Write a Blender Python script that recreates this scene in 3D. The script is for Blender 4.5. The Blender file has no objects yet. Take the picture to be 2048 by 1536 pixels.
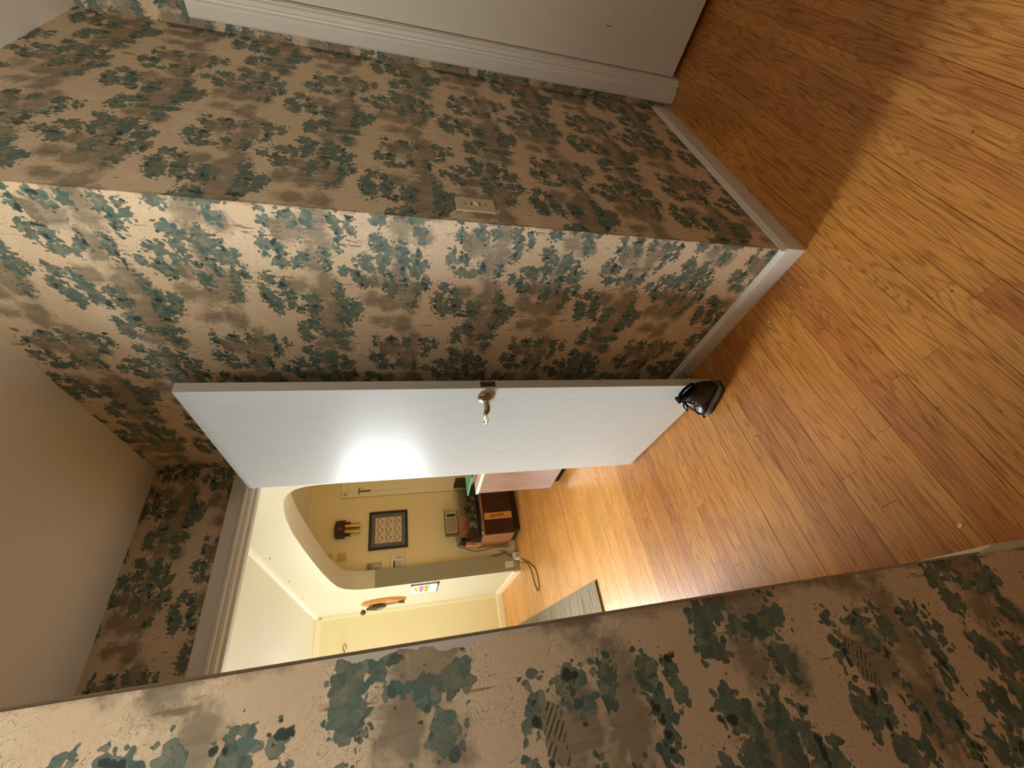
import bpy, bmesh, math, random
import numpy as np
from mathutils import Matrix, Vector

# ------------------------------------------------------------------ camera, light, exposure
SC = bpy.context.scene
COL = SC.collection
F_PX = 847.35                      # focal length in pixels of the 2048 px wide frame
CAM = Vector((-1.0014, -0.6891, 1.3273))
YAW, PITCH, ROLL = -0.59643, 0.25632, 0.0099

cam_d = bpy.data.cameras.new('camera'); cam = bpy.data.objects.new('camera', cam_d); COL.objects.link(cam)
fwd = Vector((-math.sin(YAW)*math.cos(PITCH), math.cos(YAW)*math.cos(PITCH), -math.sin(PITCH)))
rt = fwd.cross(Vector((0, 0, 1))).normalized(); dn = fwd.cross(rt)
cr, sr = math.cos(ROLL), math.sin(ROLL)
rt, dn = cr*rt + sr*dn, -sr*rt + cr*dn
# the photograph was taken with the camera turned on its side: picture-right is down in the room
cam.matrix_world = Matrix(((dn.x, rt.x, -fwd.x, CAM.x), (dn.y, rt.y, -fwd.y, CAM.y), (dn.z, rt.z, -fwd.z, CAM.z), (0, 0, 0, 1)))
cam_d.sensor_width = 36; cam_d.lens = F_PX*36/2048; cam_d.clip_start = 0.02
SC.camera = cam

SC.view_settings.view_transform = 'Standard'; SC.view_settings.look = 'None'
SC.view_settings.gamma = 1; SC.view_settings.use_curve_mapping = False
SC.view_settings.exposure = 0.28
SC.cycles.use_denoising = True
SC.cycles.max_bounces = 8; SC.cycles.diffuse_bounces = 5; SC.cycles.glossy_bounces = 3
SC.cycles.transmission_bounces = 6; SC.cycles.sample_clamp_indirect = 6; SC.cycles.caustics_reflective = False; SC.cycles.caustics_refractive = False

W = bpy.data.worlds.new('sky'); SC.world = W; W.use_nodes = True
W.node_tree.nodes['Background'].inputs[0].default_value = (0.75, 0.86, 1.0, 1)
W.node_tree.nodes['Background'].inputs[1].default_value = 1.0

def area(name, loc, target, sx, sy, power, col, spread=180):
    l = bpy.data.lights.new(name, 'AREA'); l.shape = 'RECTANGLE'; l.size = sx; l.size_y = sy; l.energy = power; l.color = col; l.spread = math.radians(spread)
    o = bpy.data.objects.new(name, l); COL.objects.link(o); o.location = loc
    o.rotation_euler = (Vector(target) - Vector(loc)).to_track_quat('-Z', 'Y').to_euler()
    return o
# daylight outside the windows (end wall of the hall, left wall of the hall, back wall of the near room)
area('daylight_hall_end', (-1.60, 5.93, 1.60), (-.50, 0.2, .6), 1.35, 1.1, 72, (0.93, 0.965, 1.0), 58)
area('daylight_hall_left', (-2.72, 4.85, 1.55), (0.0, 4.75, 1.3), 1.0, 1.25, 66, (1.0, 0.98, 0.94))
area('daylight_room', (-2.22, -.75, 1.55), (0.0, -.75, 3.7), 1.0, 1.2, 31, (1.0, 0.96, 0.89), 125)

# ------------------------------------------------------------------ helpers
def srgb(r, g, b):
    f = lambda c: (c/255/12.92) if c/255 <= .04045 else ((c/255 + .055)/1.055)**2.4
    return (f(r), f(g), f(b), 1)

def mat(name, col, rough=.6, spec=.4, metal=0., bump=0., bscale=60., var=0., vscale=8., stretch=None, coat=0.):
    m = bpy.data.materials.new(name); m.use_nodes = True
    nt = m.node_tree; b = nt.nodes['Principled BSDF']
    b.inputs['Base Color'].default_value = col if len(col) == 4 else (*col, 1)
    b.inputs['Roughness'].default_value = rough; b.inputs['Specular IOR Level'].default_value = spec
    b.inputs['Metallic'].default_value = metal; b.inputs['Coat Weight'].default_value = coat
    if bump or var:
        tc = nt.nodes.new('ShaderNodeTexCoord'); mp = nt.nodes.new('ShaderNodeMapping')
        nt.links.new(tc.outputs['Object'], mp.inputs[0])
        if stretch: mp.inputs['Scale'].default_value = stretch
        n = nt.nodes.new('ShaderNodeTexNoise'); n.inputs['Scale'].default_value = bscale; n.inputs['Detail'].default_value = 4
        nt.links.new(mp.outputs[0], n.inputs['Vector'])
        if bump:
            bp = nt.nodes.new('ShaderNodeBump'); bp.inputs['Strength'].default_value = bump; bp.inputs['Distance'].default_value = .002
            nt.links.new(n.outputs[0], bp.inputs['Height']); nt.links.new(bp.outputs[0], b.inputs['Normal'])
        if var:
            n2 = nt.nodes.new('ShaderNodeTexNoise'); n2.inputs['Scale'].default_value = vscale; n2.inputs['Detail'].default_value = 5
            nt.links.new(mp.outputs[0], n2.inputs['Vector'])
            mx = nt.nodes.new('ShaderNodeMix'); mx.data_type = 'RGBA'
            c = b.inputs['Base Color'].default_value[:]
            mx.inputs[6].default_value = tuple(max(0, v*(1-var)) for v in c[:3]) + (1,)
            mx.inputs[7].default_value = tuple(min(1, v*(1+var)) for v in c[:3]) + (1,)
            nt.links.new(n2.outputs[0], mx.inputs[0]); nt.links.new(mx.outputs[2], b.inputs['Base Color'])
    return m

class MB:
    """collects shapes, then links them as one mesh object"""
    def __init__(s): s.v = []; s.f = []; s.mi = []; s.sm = []; s.m = 0; s.M = Matrix.Identity(4)
    def add(s, vs, fs, smooth=False):
        o = len(s.v); s.v += [tuple(s.M @ Vector(v)) for v in vs]
        s.f += [tuple(i+o for i in f) for f in fs]; s.mi += [s.m]*len(fs); s.sm += [smooth]*len(fs); return s
    def box(s, x0, y0, z0, x1, y1, z1, bev=0.):
        x0, x1 = min(x0, x1), max(x0, x1); y0, y1 = min(y0, y1), max(y0, y1); z0, z1 = min(z0, z1), max(z0, z1)
        if bev <= 0:
            return s.add([(x0,y0,z0),(x1,y0,z0),(x1,y1,z0),(x0,y1,z0),(x0,y0,z1),(x1,y0,z1),(x1,y1,z1),(x0,y1,z1)],
                         [(0,3,2,1),(4,5,6,7),(0,1,5,4),(1,2,6,5),(2,3,7,6),(3,0,4,7)])
        bm = bmesh.new(); bmesh.ops.create_cube(bm, size=1)
        bmesh.ops.scale(bm, vec=(x1-x0, y1-y0, z1-z0), verts=bm.verts); bmesh.ops.translate(bm, vec=((x0+x1)/2, (y0+y1)/2, (z0+z1)/2), verts=bm.verts)
        bmesh.ops.bevel(bm, geom=bm.edges[:], offset=min(bev, .45*min(x1-x0, y1-y0, z1-z0)), segments=2, affect='EDGES', profile=.5)
        bm.verts.index_update(); s.add([v.co[:] for v in bm.verts], [tuple(v.index for v in f.verts) for f in bm.faces]); bm.free(); return s
    def prism(s, pts, axis, a, b, smooth=False):
        """2-D outline extruded along axis 0/1/2 from a to b"""
        n = len(pts)
        def P(p, t):
            q = list(p); q.insert(axis, t); return tuple(q)
        vs = [P(p, a) for p in pts] + [P(p, b) for p in pts]
        s.add(vs, [tuple(range(n))[::-1], tuple(range(n, 2*n))])
        return s.add(vs, [(i, (i+1) % n, n+(i+1) % n, n+i) for i in range(n)], smooth)
    def tube(s, path, r, seg=10, caps=True):
        path = [Vector(p) for p in path]; n = len(path)
        rr = r if isinstance(r, (list, tuple)) else [r]*n
        vs = []; prev = None
        for i, p in enumerate(path):
            t = (path[min(i+1, n-1)] - path[max(i-1, 0)]).normalized()
            if prev is None: u = t.orthogonal().normalized()
            else: u = (prev - t*prev.dot(t)).normalized()
            prev = u; w = t.cross(u)
            vs += [tuple(p + rr[i]*(math.cos(2*math.pi*k/seg)*u + math.sin(2*math.pi*k/seg)*w)) for k in range(seg)]
        fs = [(i*seg+k, i*seg+(k+1) % seg, (i+1)*seg+(k+1) % seg, (i+1)*seg+k) for i in range(n-1) for k in range(seg)]
        s.add(vs, fs, True)
        if caps: s.add(vs[:seg] + vs[-seg:], [tuple(range(seg))[::-1], tuple(range(seg, 2*seg))])
        return s
    def lathe(s, prof, seg=24, M=None):
        """profile (r, z) turned about local z"""
        keep = s.M
        if M is not None: s.M = s.M @ M
        n = len(prof)
        vs = [(r*math.cos(2*math.pi*k/seg), r*math.sin(2*math.pi*k/seg), z) for r, z in prof for k in range(seg)]
        s.add(vs, [(i*seg+k, i*seg+(k+1) % seg, (i+1)*seg+(k+1) % seg, (i+1)*seg+k) for i in range(n-1) for k in range(seg)], True)
        s.add(vs[:seg], [tuple(range(seg))[::-1]]); s.add(vs[-seg:], [tuple(range(seg))]); s.M = keep; return s
    def obj(s, name, mats, parent=None, loc=None, rz=0.):
        me = bpy.data.meshes.new(name); me.from_pydata(s.v, [], s.f); me.update()
        for m in (mats if isinstance(mats, (list, tuple)) else [mats]): me.materials.append(m)
        me.polygons.foreach_set('material_index', s.mi); me.polygons.foreach_set('use_smooth', s.sm)
        o = bpy.data.objects.new(name, me); COL.objects.link(o)
        if parent is not None: o.parent = parent
        if loc is not None: o.location = loc
        o.rotation_euler.z = rz
        return o

def empty(name, loc=(0, 0, 0), rz=0.):
    o = bpy.data.objects.new(name, None); COL.objects.link(o); o.location = loc; o.rotation_euler.z = rz; o.empty_display_size = .05; return o
def thing(o, label, cat, group=None):
    o['label'] = label; o['category'] = cat; o['kind'] = 'thing'
    if group: o['group'] = group
    return o
def struct(o, label=None):
    o['kind'] = 'structure'
    if label: o['label'] = label
    return o
RY = Matrix.Rotation
def rotx(a): return Matrix.Rotation(a, 4, 'X')
def roty(a): return Matrix.Rotation(a, 4, 'Y')
def tr(x, y, z): return Matrix.Translation((x, y, z))

A = 0.0664                          # the house stands 3.8 degrees off the hallway's right wall
cA, sA = math.cos(A), math.sin(A)
def fA(u, v, z=0): return (u*cA - v*sA, u*sA + v*cA, z)
def fAi(x, y): return (x*cA + y*sA, -x*sA + y*cA)
H = 2.46                            # ceiling of the near room and hallway
HH = 2.385                          # ceiling of the yellow hall
T = 0.014                           # thickness of the baseboards

# ------------------------------------------------------------------ materials
M_white = mat('white_paint', srgb(222, 217, 205), .42, .5, bump=.15, bscale=40, var=.03, vscale=5)
M_trim = mat('trim_paint', srgb(230, 225, 213), .45, .5, bump=.12, bscale=50, var=.05, vscale=12)
M_ceil = mat('ceiling_paint', srgb(246, 240, 228), .9, .2, bump=.25, bscale=180, var=.02)
M_yellow = mat('yellow_wall_paint', srgb(216, 209, 182), .75, .25, bump=.2, bscale=90, var=.03, vscale=3)
M_end = mat('yellow_end_paint', srgb(238, 226, 182), .75, .25, bump=.2, bscale=90, var=.03, vscale=3)
M_nook = mat('nook_wall_paint', srgb(240, 222, 176), .75, .25, bump=.2, bscale=90, var=.03, vscale=3)
M_hceil = mat('hall_ceiling_paint', srgb(238, 236, 222), .85, .2, bump=.2, bscale=120, var=.02)
M_cream = mat('cream_trim_paint', srgb(245, 236, 205), .45, .4)
M_plaster = mat('bare_plaster', srgb(200, 192, 178), .9, .1, bump=.3, bscale=200)
M_dark = mat('black_plastic', srgb(26, 24, 22), .4, .5)
M_black_rub = mat('black_rubber', srgb(30, 30, 32), .6, .4)
M_brass = mat('aged_brass', srgb(182, 168, 136), .24, .5, metal=1.)
M_brassdk = mat('dark_brass', srgb(112, 98, 78), .4, .5, metal=.8)
M_gold = mat('polished_brass', srgb(222, 178, 84), .25, .5, metal=1.)
M_ivory = mat('ivory_plastic', srgb(216, 200, 164), .35, .5)
M_ply = mat('off_white_plastic', srgb(226, 220, 206), .4, .5)
M_beige = mat('beige_plastic', srgb(205, 182, 132), .5, .4)
M_gap = mat('dark_gap', srgb(20, 12, 8), .9, .1)

def door_paint():
    m = mat('door_paint', srgb(214, 215, 212), .27, .018)
    nt = m.node_tree; b = nt.nodes['Principled BSDF']
    tc = nt.nodes.new('ShaderNodeTexCoord'); mp = nt.nodes.new('ShaderNodeMapping'); mp.inputs['Scale'].default_value = (60, 60, 2.2)
    n = nt.nodes.new('ShaderNodeTexNoise'); n.inputs['Scale'].default_value = 4; n.inputs['Detail'].default_value = 5
    bp = nt.nodes.new('ShaderNodeBump'); bp.inputs['Strength'].default_value = .10; bp.inputs['Distance'].default_value = .001
    nt.links.new(tc.outputs['Object'], mp.inputs[0]); nt.links.new(mp.outputs[0], n.inputs['Vector'])
    nt.links.new(n.outputs[0], bp.inputs['Height']); nt.links.new(bp.outputs[0], b.inputs['Normal'])
    stk = nt.nodes.new('ShaderNodeMix'); stk.data_type = 'RGBA'; stk.blend_type = 'MULTIPLY'; stk.inputs[0].default_value = 1
    mr = nt.nodes.new('ShaderNodeMapRange'); mr.inputs[1].default_value = .35; mr.inputs[2].default_value = .65; mr.inputs[3].default_value = .93; mr.inputs[4].default_value = 1.03; nt.links.new(n.outputs[0], mr.inputs[0]); nt.links.new(mr.outputs[0], stk.inputs[7])
    # scuffs near the floor
    n2 = nt.nodes.new('ShaderNodeTexNoise'); n2.inputs['Scale'].default_value = 22; n2.inputs['Detail'].default_value = 6
    nt.links.new(tc.outputs['Object'], n2.inputs['Vector'])
    r = nt.nodes.new('ShaderNodeValToRGB'); r.color_ramp.elements[0].position = .70; r.color_ramp.elements[1].position = .80
    r.color_ramp.elements[0].color = srgb(212, 214, 212); r.color_ramp.elements[1].color = srgb(170, 160, 142)
    nt.links.new(n2.outputs[0], r.inputs[0]); nt.links.new(r.outputs[0], stk.inputs[6]); nt.links.new(stk.outputs[2], b.inputs['Base Color'])
    return m
M_door = door_paint()

def wood(name, dark, light, axis='X', scale=1., rough=.35, coat=.2, ring=9.):
    """plain sawn wood, grain along one object axis"""
    m = mat(name, light, rough, .45, coat=coat); nt = m.node_tree; b = nt.nodes['Principled BSDF']; b.inputs['Coat Roughness'].default_value = .25
    tc = nt.nodes.new('ShaderNodeTexCoord'); mp = nt.nodes.new('ShaderNodeMapping')
    s = [30*scale]*3; s['XYZ'.index(axis)] = 1.6*scale; mp.inputs['Scale'].default_value = s
    n = nt.nodes.new('ShaderNodeTexNoise'); n.inputs['Scale'].default_value = 2.5; n.inputs['Detail'].default_value = 6; n.inputs['Distortion'].default_value = .4
    nt.links.new(tc.outputs['Object'], mp.inputs[0]); nt.links.new(mp.outputs[0], n.inputs['Vector'])
    r = nt.nodes.new('ShaderNodeValToRGB'); r.color_ramp.elements[0].position = .33; r.color_ramp.elements[1].position = .66
    r.color_ramp.elements[0].color = dark; r.color_ramp.elements[1].color = light
    nt.links.new(n.outputs[0], r.inputs[0]); nt.links.new(r.outputs[0], b.inputs['Base Color'])
    return m
M_cab_side = wood('cabinet_side_wood', srgb(132, 84, 56), srgb(180, 128, 90), 'Z')
M_cab_front = wood('cabinet_front_wood', srgb(34, 10, 6), srgb(66, 24, 14), 'Z')
M_chest = wood('chest_wood', srgb(138, 104, 90), srgb(166, 132, 116), 'Z', .8)
M_inlay = wood('inlay_wood', srgb(196, 128, 62), srgb(226, 166, 92), 'Z')
M_plaque = wood('plaque_wood', srgb(196, 128, 66), srgb(232, 172, 104), 'Z')

# ------------------------------------------------------------------ wood floor material
AB = 0.090                          # direction of the boards
def floor_mat(name, stops, grain):
    m = bpy.data.materials.new(name); m.use_nodes = True; nt = m.node_tree; N = nt.nodes; L = nt.links; b = N['Principled BSDF']
    geo = N.new('ShaderNodeNewGeometry'); oi = N.new('ShaderNodeObjectInfo'); at = N.new('ShaderNodeAttribute'); at.attribute_name = 'rnd'
    rnd = N.new('ShaderNodeMath'); rnd.operation = 'ADD'; L.new(oi.outputs['Random'], rnd.inputs[0]); L.new(at.outputs['Fac'], rnd.inputs[1])
    fr = N.new('ShaderNodeMath'); fr.operation = 'FRACT'; L.new(rnd.outputs[0], fr.inputs[0])
    ro = N.new('ShaderNodeVectorRotate'); ro.rotation_type = 'Z_AXIS'; ro.inputs['Angle'].default_value = -AB; L.new(geo.outputs['Position'], ro.inputs['Vector'])
    off = N.new('ShaderNodeCombineXYZ'); mul = N.new('ShaderNodeMath'); mul.operation = 'MULTIPLY'; mul.inputs[1].default_value = 37.; L.new(fr.outputs[0], mul.inputs[0])
    L.new(mul.outputs[0], off.inputs[0]); L.new(mul.outputs[0], off.inputs[1]); L.new(mul.outputs[0], off.inputs[2])
    ad = N.new('ShaderNodeVectorMath'); ad.operation = 'ADD'; L.new(ro.outputs[0], ad.inputs[0]); L.new(off.outputs[0], ad.inputs[1])
    def vmul(v, x, y, z):
        q = N.new('ShaderNodeVectorMath'); q.operation = 'MULTIPLY'; L.new(v, q.inputs[0]); q.inputs[1].default_value = (x, y, z); return q.outputs[0]
    # cathedral grain: bands across the board, strongly distorted along it
    n0 = N.new('ShaderNodeTexNoise'); n0.inputs['Scale'].default_value = 1; n0.inputs['Detail'].default_value = 2; L.new(vmul(ad.outputs[0], 1.3, 15, 1), n0.inputs['Vector'])
    w0 = N.new('ShaderNodeMath'); w0.operation = 'MULTIPLY'; w0.inputs[1].default_value = 17.; L.new(n0.outputs[0], w0.inputs[0])
    fr0 = N.new('ShaderNodeMath'); fr0.operation = 'PINGPONG'; fr0.inputs[1].default_value = .5; L.new(w0.outputs[0], fr0.inputs[0])
    r0 = N.new('ShaderNodeMapRange'); r0.inputs[1].default_value = .0; r0.inputs[2].default_value = .24; r0.inputs[3].default_value = 1; r0.inputs[4].default_value = 0; L.new(fr0.outputs[0], r0.inputs[0])
    # pores
    n1 = N.new('ShaderNodeTexNoise'); n1.inputs['Scale'].default_value = 1; n1.inputs['Detail'].default_value = 3; L.new(vmul(ad.outputs[0], 9, 420, 1), n1.inputs['Vector'])
    r1 = N.new('ShaderNodeMapRange'); r1.inputs[1].default_value = .52; r1.inputs[2].default_value = .72; L.new(n1.outputs[0], r1.inputs[0])
    g = N.new('ShaderNodeMath'); g.operation = 'MULTIPLY_ADD'; L.new(r0.outputs[0], g.inputs[0]); g.inputs[1].default_value = .65; L.new(r1.outputs[0], g.inputs[2])
    # per-board tone
    cr_ = N.new('ShaderNodeValToRGB'); el = cr_.color_ramp.elements
    el[0].position = 0; el[0].color = stops[0]; el[1].position = 1; el[1].color = stops[-1]
    for i, c in enumerate(stops[1:-1]): e = el.new((i+1)/(len(stops)-1)); e.color = c
    L.new(fr.outputs[0], cr_.inputs[0])
    mx = N.new('ShaderNodeMix'); mx.data_type = 'RGBA'; gm = N.new('ShaderNodeMath'); gm.operation = 'MULTIPLY'; gm.inputs[1].default_value = grain; gm.use_clamp = True
    L.new(g.outputs[0], gm.inputs[0]); L.new(gm.outputs[0], mx.inputs[0]); L.new(cr_.outputs[0], mx.inputs[6])
    dk = N.new('ShaderNodeMix'); dk.data_type = 'RGBA'; dk.blend_type = 'MULTIPLY'; dk.inputs[0].default_value = 1; L.new(cr_.outputs[0], dk.inputs[6]); dk.inputs[7].default_value = (.42, .30, .22, 1)
    L.new(dk.outputs[2], mx.inputs[7])
    # worn and dirty blotches
    n2 = N.new('ShaderNodeTexNoise'); n2.inputs['Scale'].default_value = 2.6; n2.inputs['Detail'].default_value = 5; L.new(ro.outputs[0], n2.inputs['Vector'])
    r2 = N.new('ShaderNodeMapRange'); r2.inputs[1].default_value = .35; r2.inputs[2].default_value = .7; r2.inputs[3].default_value = .86; r2.inputs[4].default_value = 1.08; L.new(n2.outputs[0], r2.inputs[0])
    hm = N.new('ShaderNodeMix'); hm.data_type = 'RGBA'; hm.blend_type = 'MULTIPLY'; hm.inputs[0].default_value = 1; L.new(mx.outputs[2], hm.inputs[6]); L.new(r2.outputs[0], hm.inputs[7])
    n3 = N.new('ShaderNodeTexNoise'); n3.inputs['Scale'].default_value = 34; n3.inputs['Detail'].default_value = 3; L.new(ro.outputs[0], n3.inputs['Vector'])
    r3 = N.new('ShaderNodeMapRange'); r3.inputs[1].default_value = .715; r3.inputs[2].default_value = .745; r3.inputs[4].default_value = .7; L.new(n3.outputs[0], r3.inputs[0])
    sk = N.new('ShaderNodeMix'); sk.data_type = 'RGBA'; L.new(r3.outputs[0], sk.inputs[0]); L.new(hm.outputs[2], sk.inputs[6]); sk.inputs[7].default_value = srgb(70, 36, 18)
    L.new(sk.outputs[2], b.inputs['Base Color'])
    b.inputs['Roughness'].default_value = .36; b.inputs['Specular IOR Level'].default_value = .5
    b.inputs['Coat Weight'].default_value = .25; b.inputs['Coat Roughness'].default_value = .22
    bp = N.new('ShaderNodeBump'); bp.inputs['Strength'].default_value = .12; bp.inputs['Distance'].default_value = .001; L.new(n1.outputs[0], bp.inputs['Height']); L.new(bp.outputs[0], b.inputs['Normal'])
    return m
M_floor = floor_mat('oak_floor', [srgb(206, 140, 66), srgb(212, 146, 71), srgb(202, 134, 62), srgb(214, 149, 74), srgb(208, 142, 68), srgb(190, 120, 58), srgb(210, 144, 70)], .85)
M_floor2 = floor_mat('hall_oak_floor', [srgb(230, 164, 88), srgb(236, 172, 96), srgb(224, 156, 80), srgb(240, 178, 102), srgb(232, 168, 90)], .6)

# ------------------------------------------------------------------ wallpaper: a printed toile of trees and cottages
M_glass = bpy.data.materials.new('clear_glass'); M_glass.use_nodes = True
nt = M_glass.node_tree; N = nt.nodes; N.remove(N['Principled BSDF'])
tp = N.new('ShaderNodeBsdfTransparent'); tp.inputs[0].default_value = (.97, .98, .97, 1); gl = N.new('ShaderNodeBsdfGlossy'); gl.inputs['Roughness'].default_value = .03
fr = N.new('ShaderNodeFresnel'); fr.inputs[0].default_value = 1.45; mxs = N.new('ShaderNodeMixShader')
nt.links.new(fr.outputs[0], mxs.inputs[0]); nt.links.new(tp.outputs[0], mxs.inputs[1]); nt.links.new(gl.outputs[0], mxs.inputs[2]); nt.links.new(mxs.outputs[0], N['Material Output'].inputs[0])
BLOBS={'F':[(-25,40,22,14),(-64,39,14,11),(-52,-15,18,20),(-25,-25,13,16),(-43,-63,26,15),(52,55,33,17),(53,26,25,18),(64,16,21,12),(81,-36,22,14),(103,24,20,22),(105,-10,18,16),(-42,-125,26,18),(-1,-135,44,14),(40,-124,17,10),(-42,-161,17,12),(-16,-166,20,13),(90,-89,40,15),(32,-36,10,6),(79,-169,13,13),(86,-195,27,20),(111,-214,19,14),(14,-233,25,20),(37,-255,26,17),(73,-244,27,21),(55,-302,49,21),(56,-337,27,14),(101,-345,28,25),(81,-366,14,13),(122,-138,21,17),(138,-171,29,16),(161,-187,25,21),(115,-299,19,16),(148,-306,30,11),(171,-347,41,15),(159,-370,31,15),(186,-265,36,19),(241,-338,22,12),(259,-320,17,10),(132,-263,12,11),(109,-242,19,14),(170,72,24,18),(229,90,41,18),(264,74,43,21),(191,39,25,15),(235,31,31,21),(267,27,27,18),(287,9,22,14),(242,-30,21,25),(280,-31,28,22),(258,-124,27,22),(268,-157,28,22),(315,-119,47,23),(302,-150,29,19),(211,-111,36,14),(361,-22,30,23),(393,13,44,19),(424,10,19,23),(403,-43,13,16),(401,-118,19,20),(409,-85,19,24),(-60,-233,15,14),(-30,-348,20,20),(-6,-356,17,10)],'W':[(-5,-13,31,27),(-8,-84,58,21),(79,-56,48,19),(-53,-88,33,18),(232,-208,27,21),(246,-260,28,27),(215,-314,54,27),(106,-288,85,18),(158,-233,22,25),(173,-85,30,21),(189,2,25,20),(219,-68,31,28),(282,-100,68,22),(353,-76,61,31),(449,-49,20,24),(468,-103,21,21),(-40,-296,27,19),(296,-47,45,22),(334,-234,18,24),(344,-299,38,21)],'D':[(-56,-14,8,11),(-57,-166,6,12),(-52,-110,5,6),(19,-130,24,4),(37,28,10,9),(76,-43,9,6),(102,-94,32,4),(-3,-30,2,7),(48,-31,2,6),(107,-301,8,13),(133,-171,8,9),(129,-263,5,9),(64,-344,23,4),(191,42,8,10),(274,-32,6,18),(351,-111,9,15),(354,-35,7,15),(293,10,7,14),(-15,40,15,5),(66,29,13,4),(176,-186,5,9),(26,-229,5,12),(164,-370,15,5),(249,95,21,4),(246,30,6,12),(270,-123,7,13),(153,-306,18,4)],'L':[(6,-58,4,12),(33,-69,16,6),(83,-68,31,3),(-2,14,23,3),(206,-280,59,3),(144,-288,35,3),(317,-77,41,3),(294,-91,28,3),(31,3,3,18),(378,-58,37,3)]}
def paper_mat():
    m = bpy.data.materials.new('toile_wallpaper'); m.use_nodes = True; nt = m.node_tree; N = nt.nodes; L = nt.links; b = N['Principled BSDF']
    at = N.new('ShaderNodeAttribute'); at.attribute_name = 'print'; sp = N.new('ShaderNodeSeparateColor'); L.new(at.outputs['Color'], sp.inputs[0])
    geo = N.new('ShaderNodeNewGeometry'); P = geo.outputs['Position']
    def noise(scale, detail=3, vec=None, dist=0.):
        n = N.new('ShaderNodeTexNoise'); n.inputs['Scale'].default_value = scale; n.inputs['Detail'].default_value = detail; n.inputs['Distortion'].default_value = dist
        L.new(vec or P, n.inputs['Vector']); return n.outputs[0]
    def math_(op, a, c, d=None, clamp=False):
        q = N.new('ShaderNodeMath'); q.operation = op; q.use_clamp = clamp
        for i, x in enumerate((a, c, d)):
            if x is None: continue
            if isinstance(x, (int, float)): q.inputs[i].default_value = x
            else: L.new(x, q.inputs[i])
        return q.outputs[0]
    def rng(x, a, c, lo=0., hi=1.):
        q = N.new('ShaderNodeMapRange'); L.new(x, q.inputs[0]); q.inputs[1].default_value = a; q.inputs[2].default_value = c; q.inputs[3].default_value = lo; q.inputs[4].default_value = hi; return q.outputs[0]
    def mix(f, a, c):
        q = N.new('ShaderNodeMix'); q.data_type = 'RGBA'
        if isinstance(f, float): q.inputs[0].default_value = f
        else: L.new(f, q.inputs[0])
        for i, x in ((6, a), (7, c)):
            if isinstance(x, tuple): q.inputs[i].default_value = x
            else: L.new(x, q.inputs[i])
        return q.outputs[2]
    n1 = noise(95, 3); n2 = noise(26, 4); n3 = noise(9, 3)
    wob = N.new('ShaderNodeTexNoise'); wob.inputs['Scale'].default_value = 60; wob.inputs['Detail'].default_value = 1; L.new(P, wob.inputs['Vector'])
    wv = N.new('ShaderNodeVectorMath'); wv.operation = 'MULTIPLY_ADD'; L.new(wob.outputs['Color'], wv.inputs[0]); wv.inputs[1].default_value = (.016, .016, .016); L.new(P, wv.inputs[2])
    vo = N.new('ShaderNodeTexVoronoi'); vo.inputs['Scale'].default_value = 82; L.new(wv.outputs[0], vo.inputs['Vector'])
    leaf = math_('MULTIPLY_ADD', vo.outputs['Distance'], .026, math_('MULTIPLY_ADD', n1, .022, -.0222))
    fs_ = math_('ADD', sp.outputs[0], leaf)
    F = rng(fs_, .0010, -.0010); RIM = rng(math_('ABSOLUTE', math_('ADD', fs_, .0012), 0), .0014, .0004)
    Wm = rng(math_('ADD', sp.outputs[1], math_('MULTIPLY_ADD', n2, .050, math_('MULTIPLY_ADD', n1, .034, -.040))), .012, -.010)
    D = rng(math_('ADD', sp.outputs[2], math_('MULTIPLY_ADD', vo.outputs['Distance'], .016, math_('MULTIPLY_ADD', n1, .018, -.0155))), .001, -.0008)
    base = mix(rng(n3, .3, .7), srgb(220, 194, 160), srgb(231, 210, 178))
    # fine laid threads of the paper
    st = N.new('ShaderNodeVectorMath'); st.operation = 'MULTIPLY'; L.new(P, st.inputs[0]); st.inputs[1].default_value = (160, 160, 900)
    th = noise(1, 2, st.outputs[0]); base = mix(rng(th, .5, .75, 0, .28), base, srgb(176, 148, 116))
    # vertical pen strokes and loose looping pen lines
    sv = N.new('ShaderNodeVectorMath'); sv.operation = 'MULTIPLY'; L.new(P, sv.inputs[0]); sv.inputs[1].default_value = (110, 110, 13)
    ps = noise(1, 1, sv.outputs[0]); base = mix(math_('MULTIPLY', rng(ps, .66, .72), rng(n3, .46, .56)), base, srgb(158, 126, 92))
    nl = noise(46, 2, None, .8); lines = [rng(math_('ABSOLUTE', math_('SUBTRACT', nl, q_), 0), .009, .003) for q_ in (.41, .50, .60)]
    ln = math_('MAXIMUM', math_('MAXIMUM', lines[0], lines[1]), lines[2])
    base = mix(math_('MULTIPLY', ln, rng(n3, .38, .48, 0, .58)), base, srgb(136, 104, 70))
    wash = mix(rng(n2, .35, .65), srgb(128, 118, 98), srgb(154, 140, 116))
    wash = mix(rng(ps, .52, .62, 0, .5), wash, srgb(112, 98, 78)); c = mix(math_('MULTIPLY', Wm, .82), base, wash)
    # foliage: teal to grey green, veined
    vc = N.new('ShaderNodeSeparateColor'); L.new(vo.outputs['Color'], vc.inputs[0])
    fol = mix(rng(n2, .40, .60), srgb(88, 118, 110), srgb(118, 126, 106))
    fol = mix(rng(vc.outputs[0], .40, .95, 0, .65), fol, srgb(58, 80, 76))
    fol = mix(rng(vc.outputs[1], .60, .95, 0, .6), fol, srgb(150, 150, 126))
    v2 = math_('ABSOLUTE', math_('SUBTRACT', noise(75, 2, None, .6), .5), 0)
    fol = mix(rng(v2, .022, .006, 0, .45), fol, srgb(54, 70, 64))
    fol = mix(math_('MULTIPLY', RIM, rng(n2, .44, .56, 0, .75)), fol, srgb(44, 62, 58))
    c = mix(math_('MULTIPLY', F, .95), c, fol)
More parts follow.
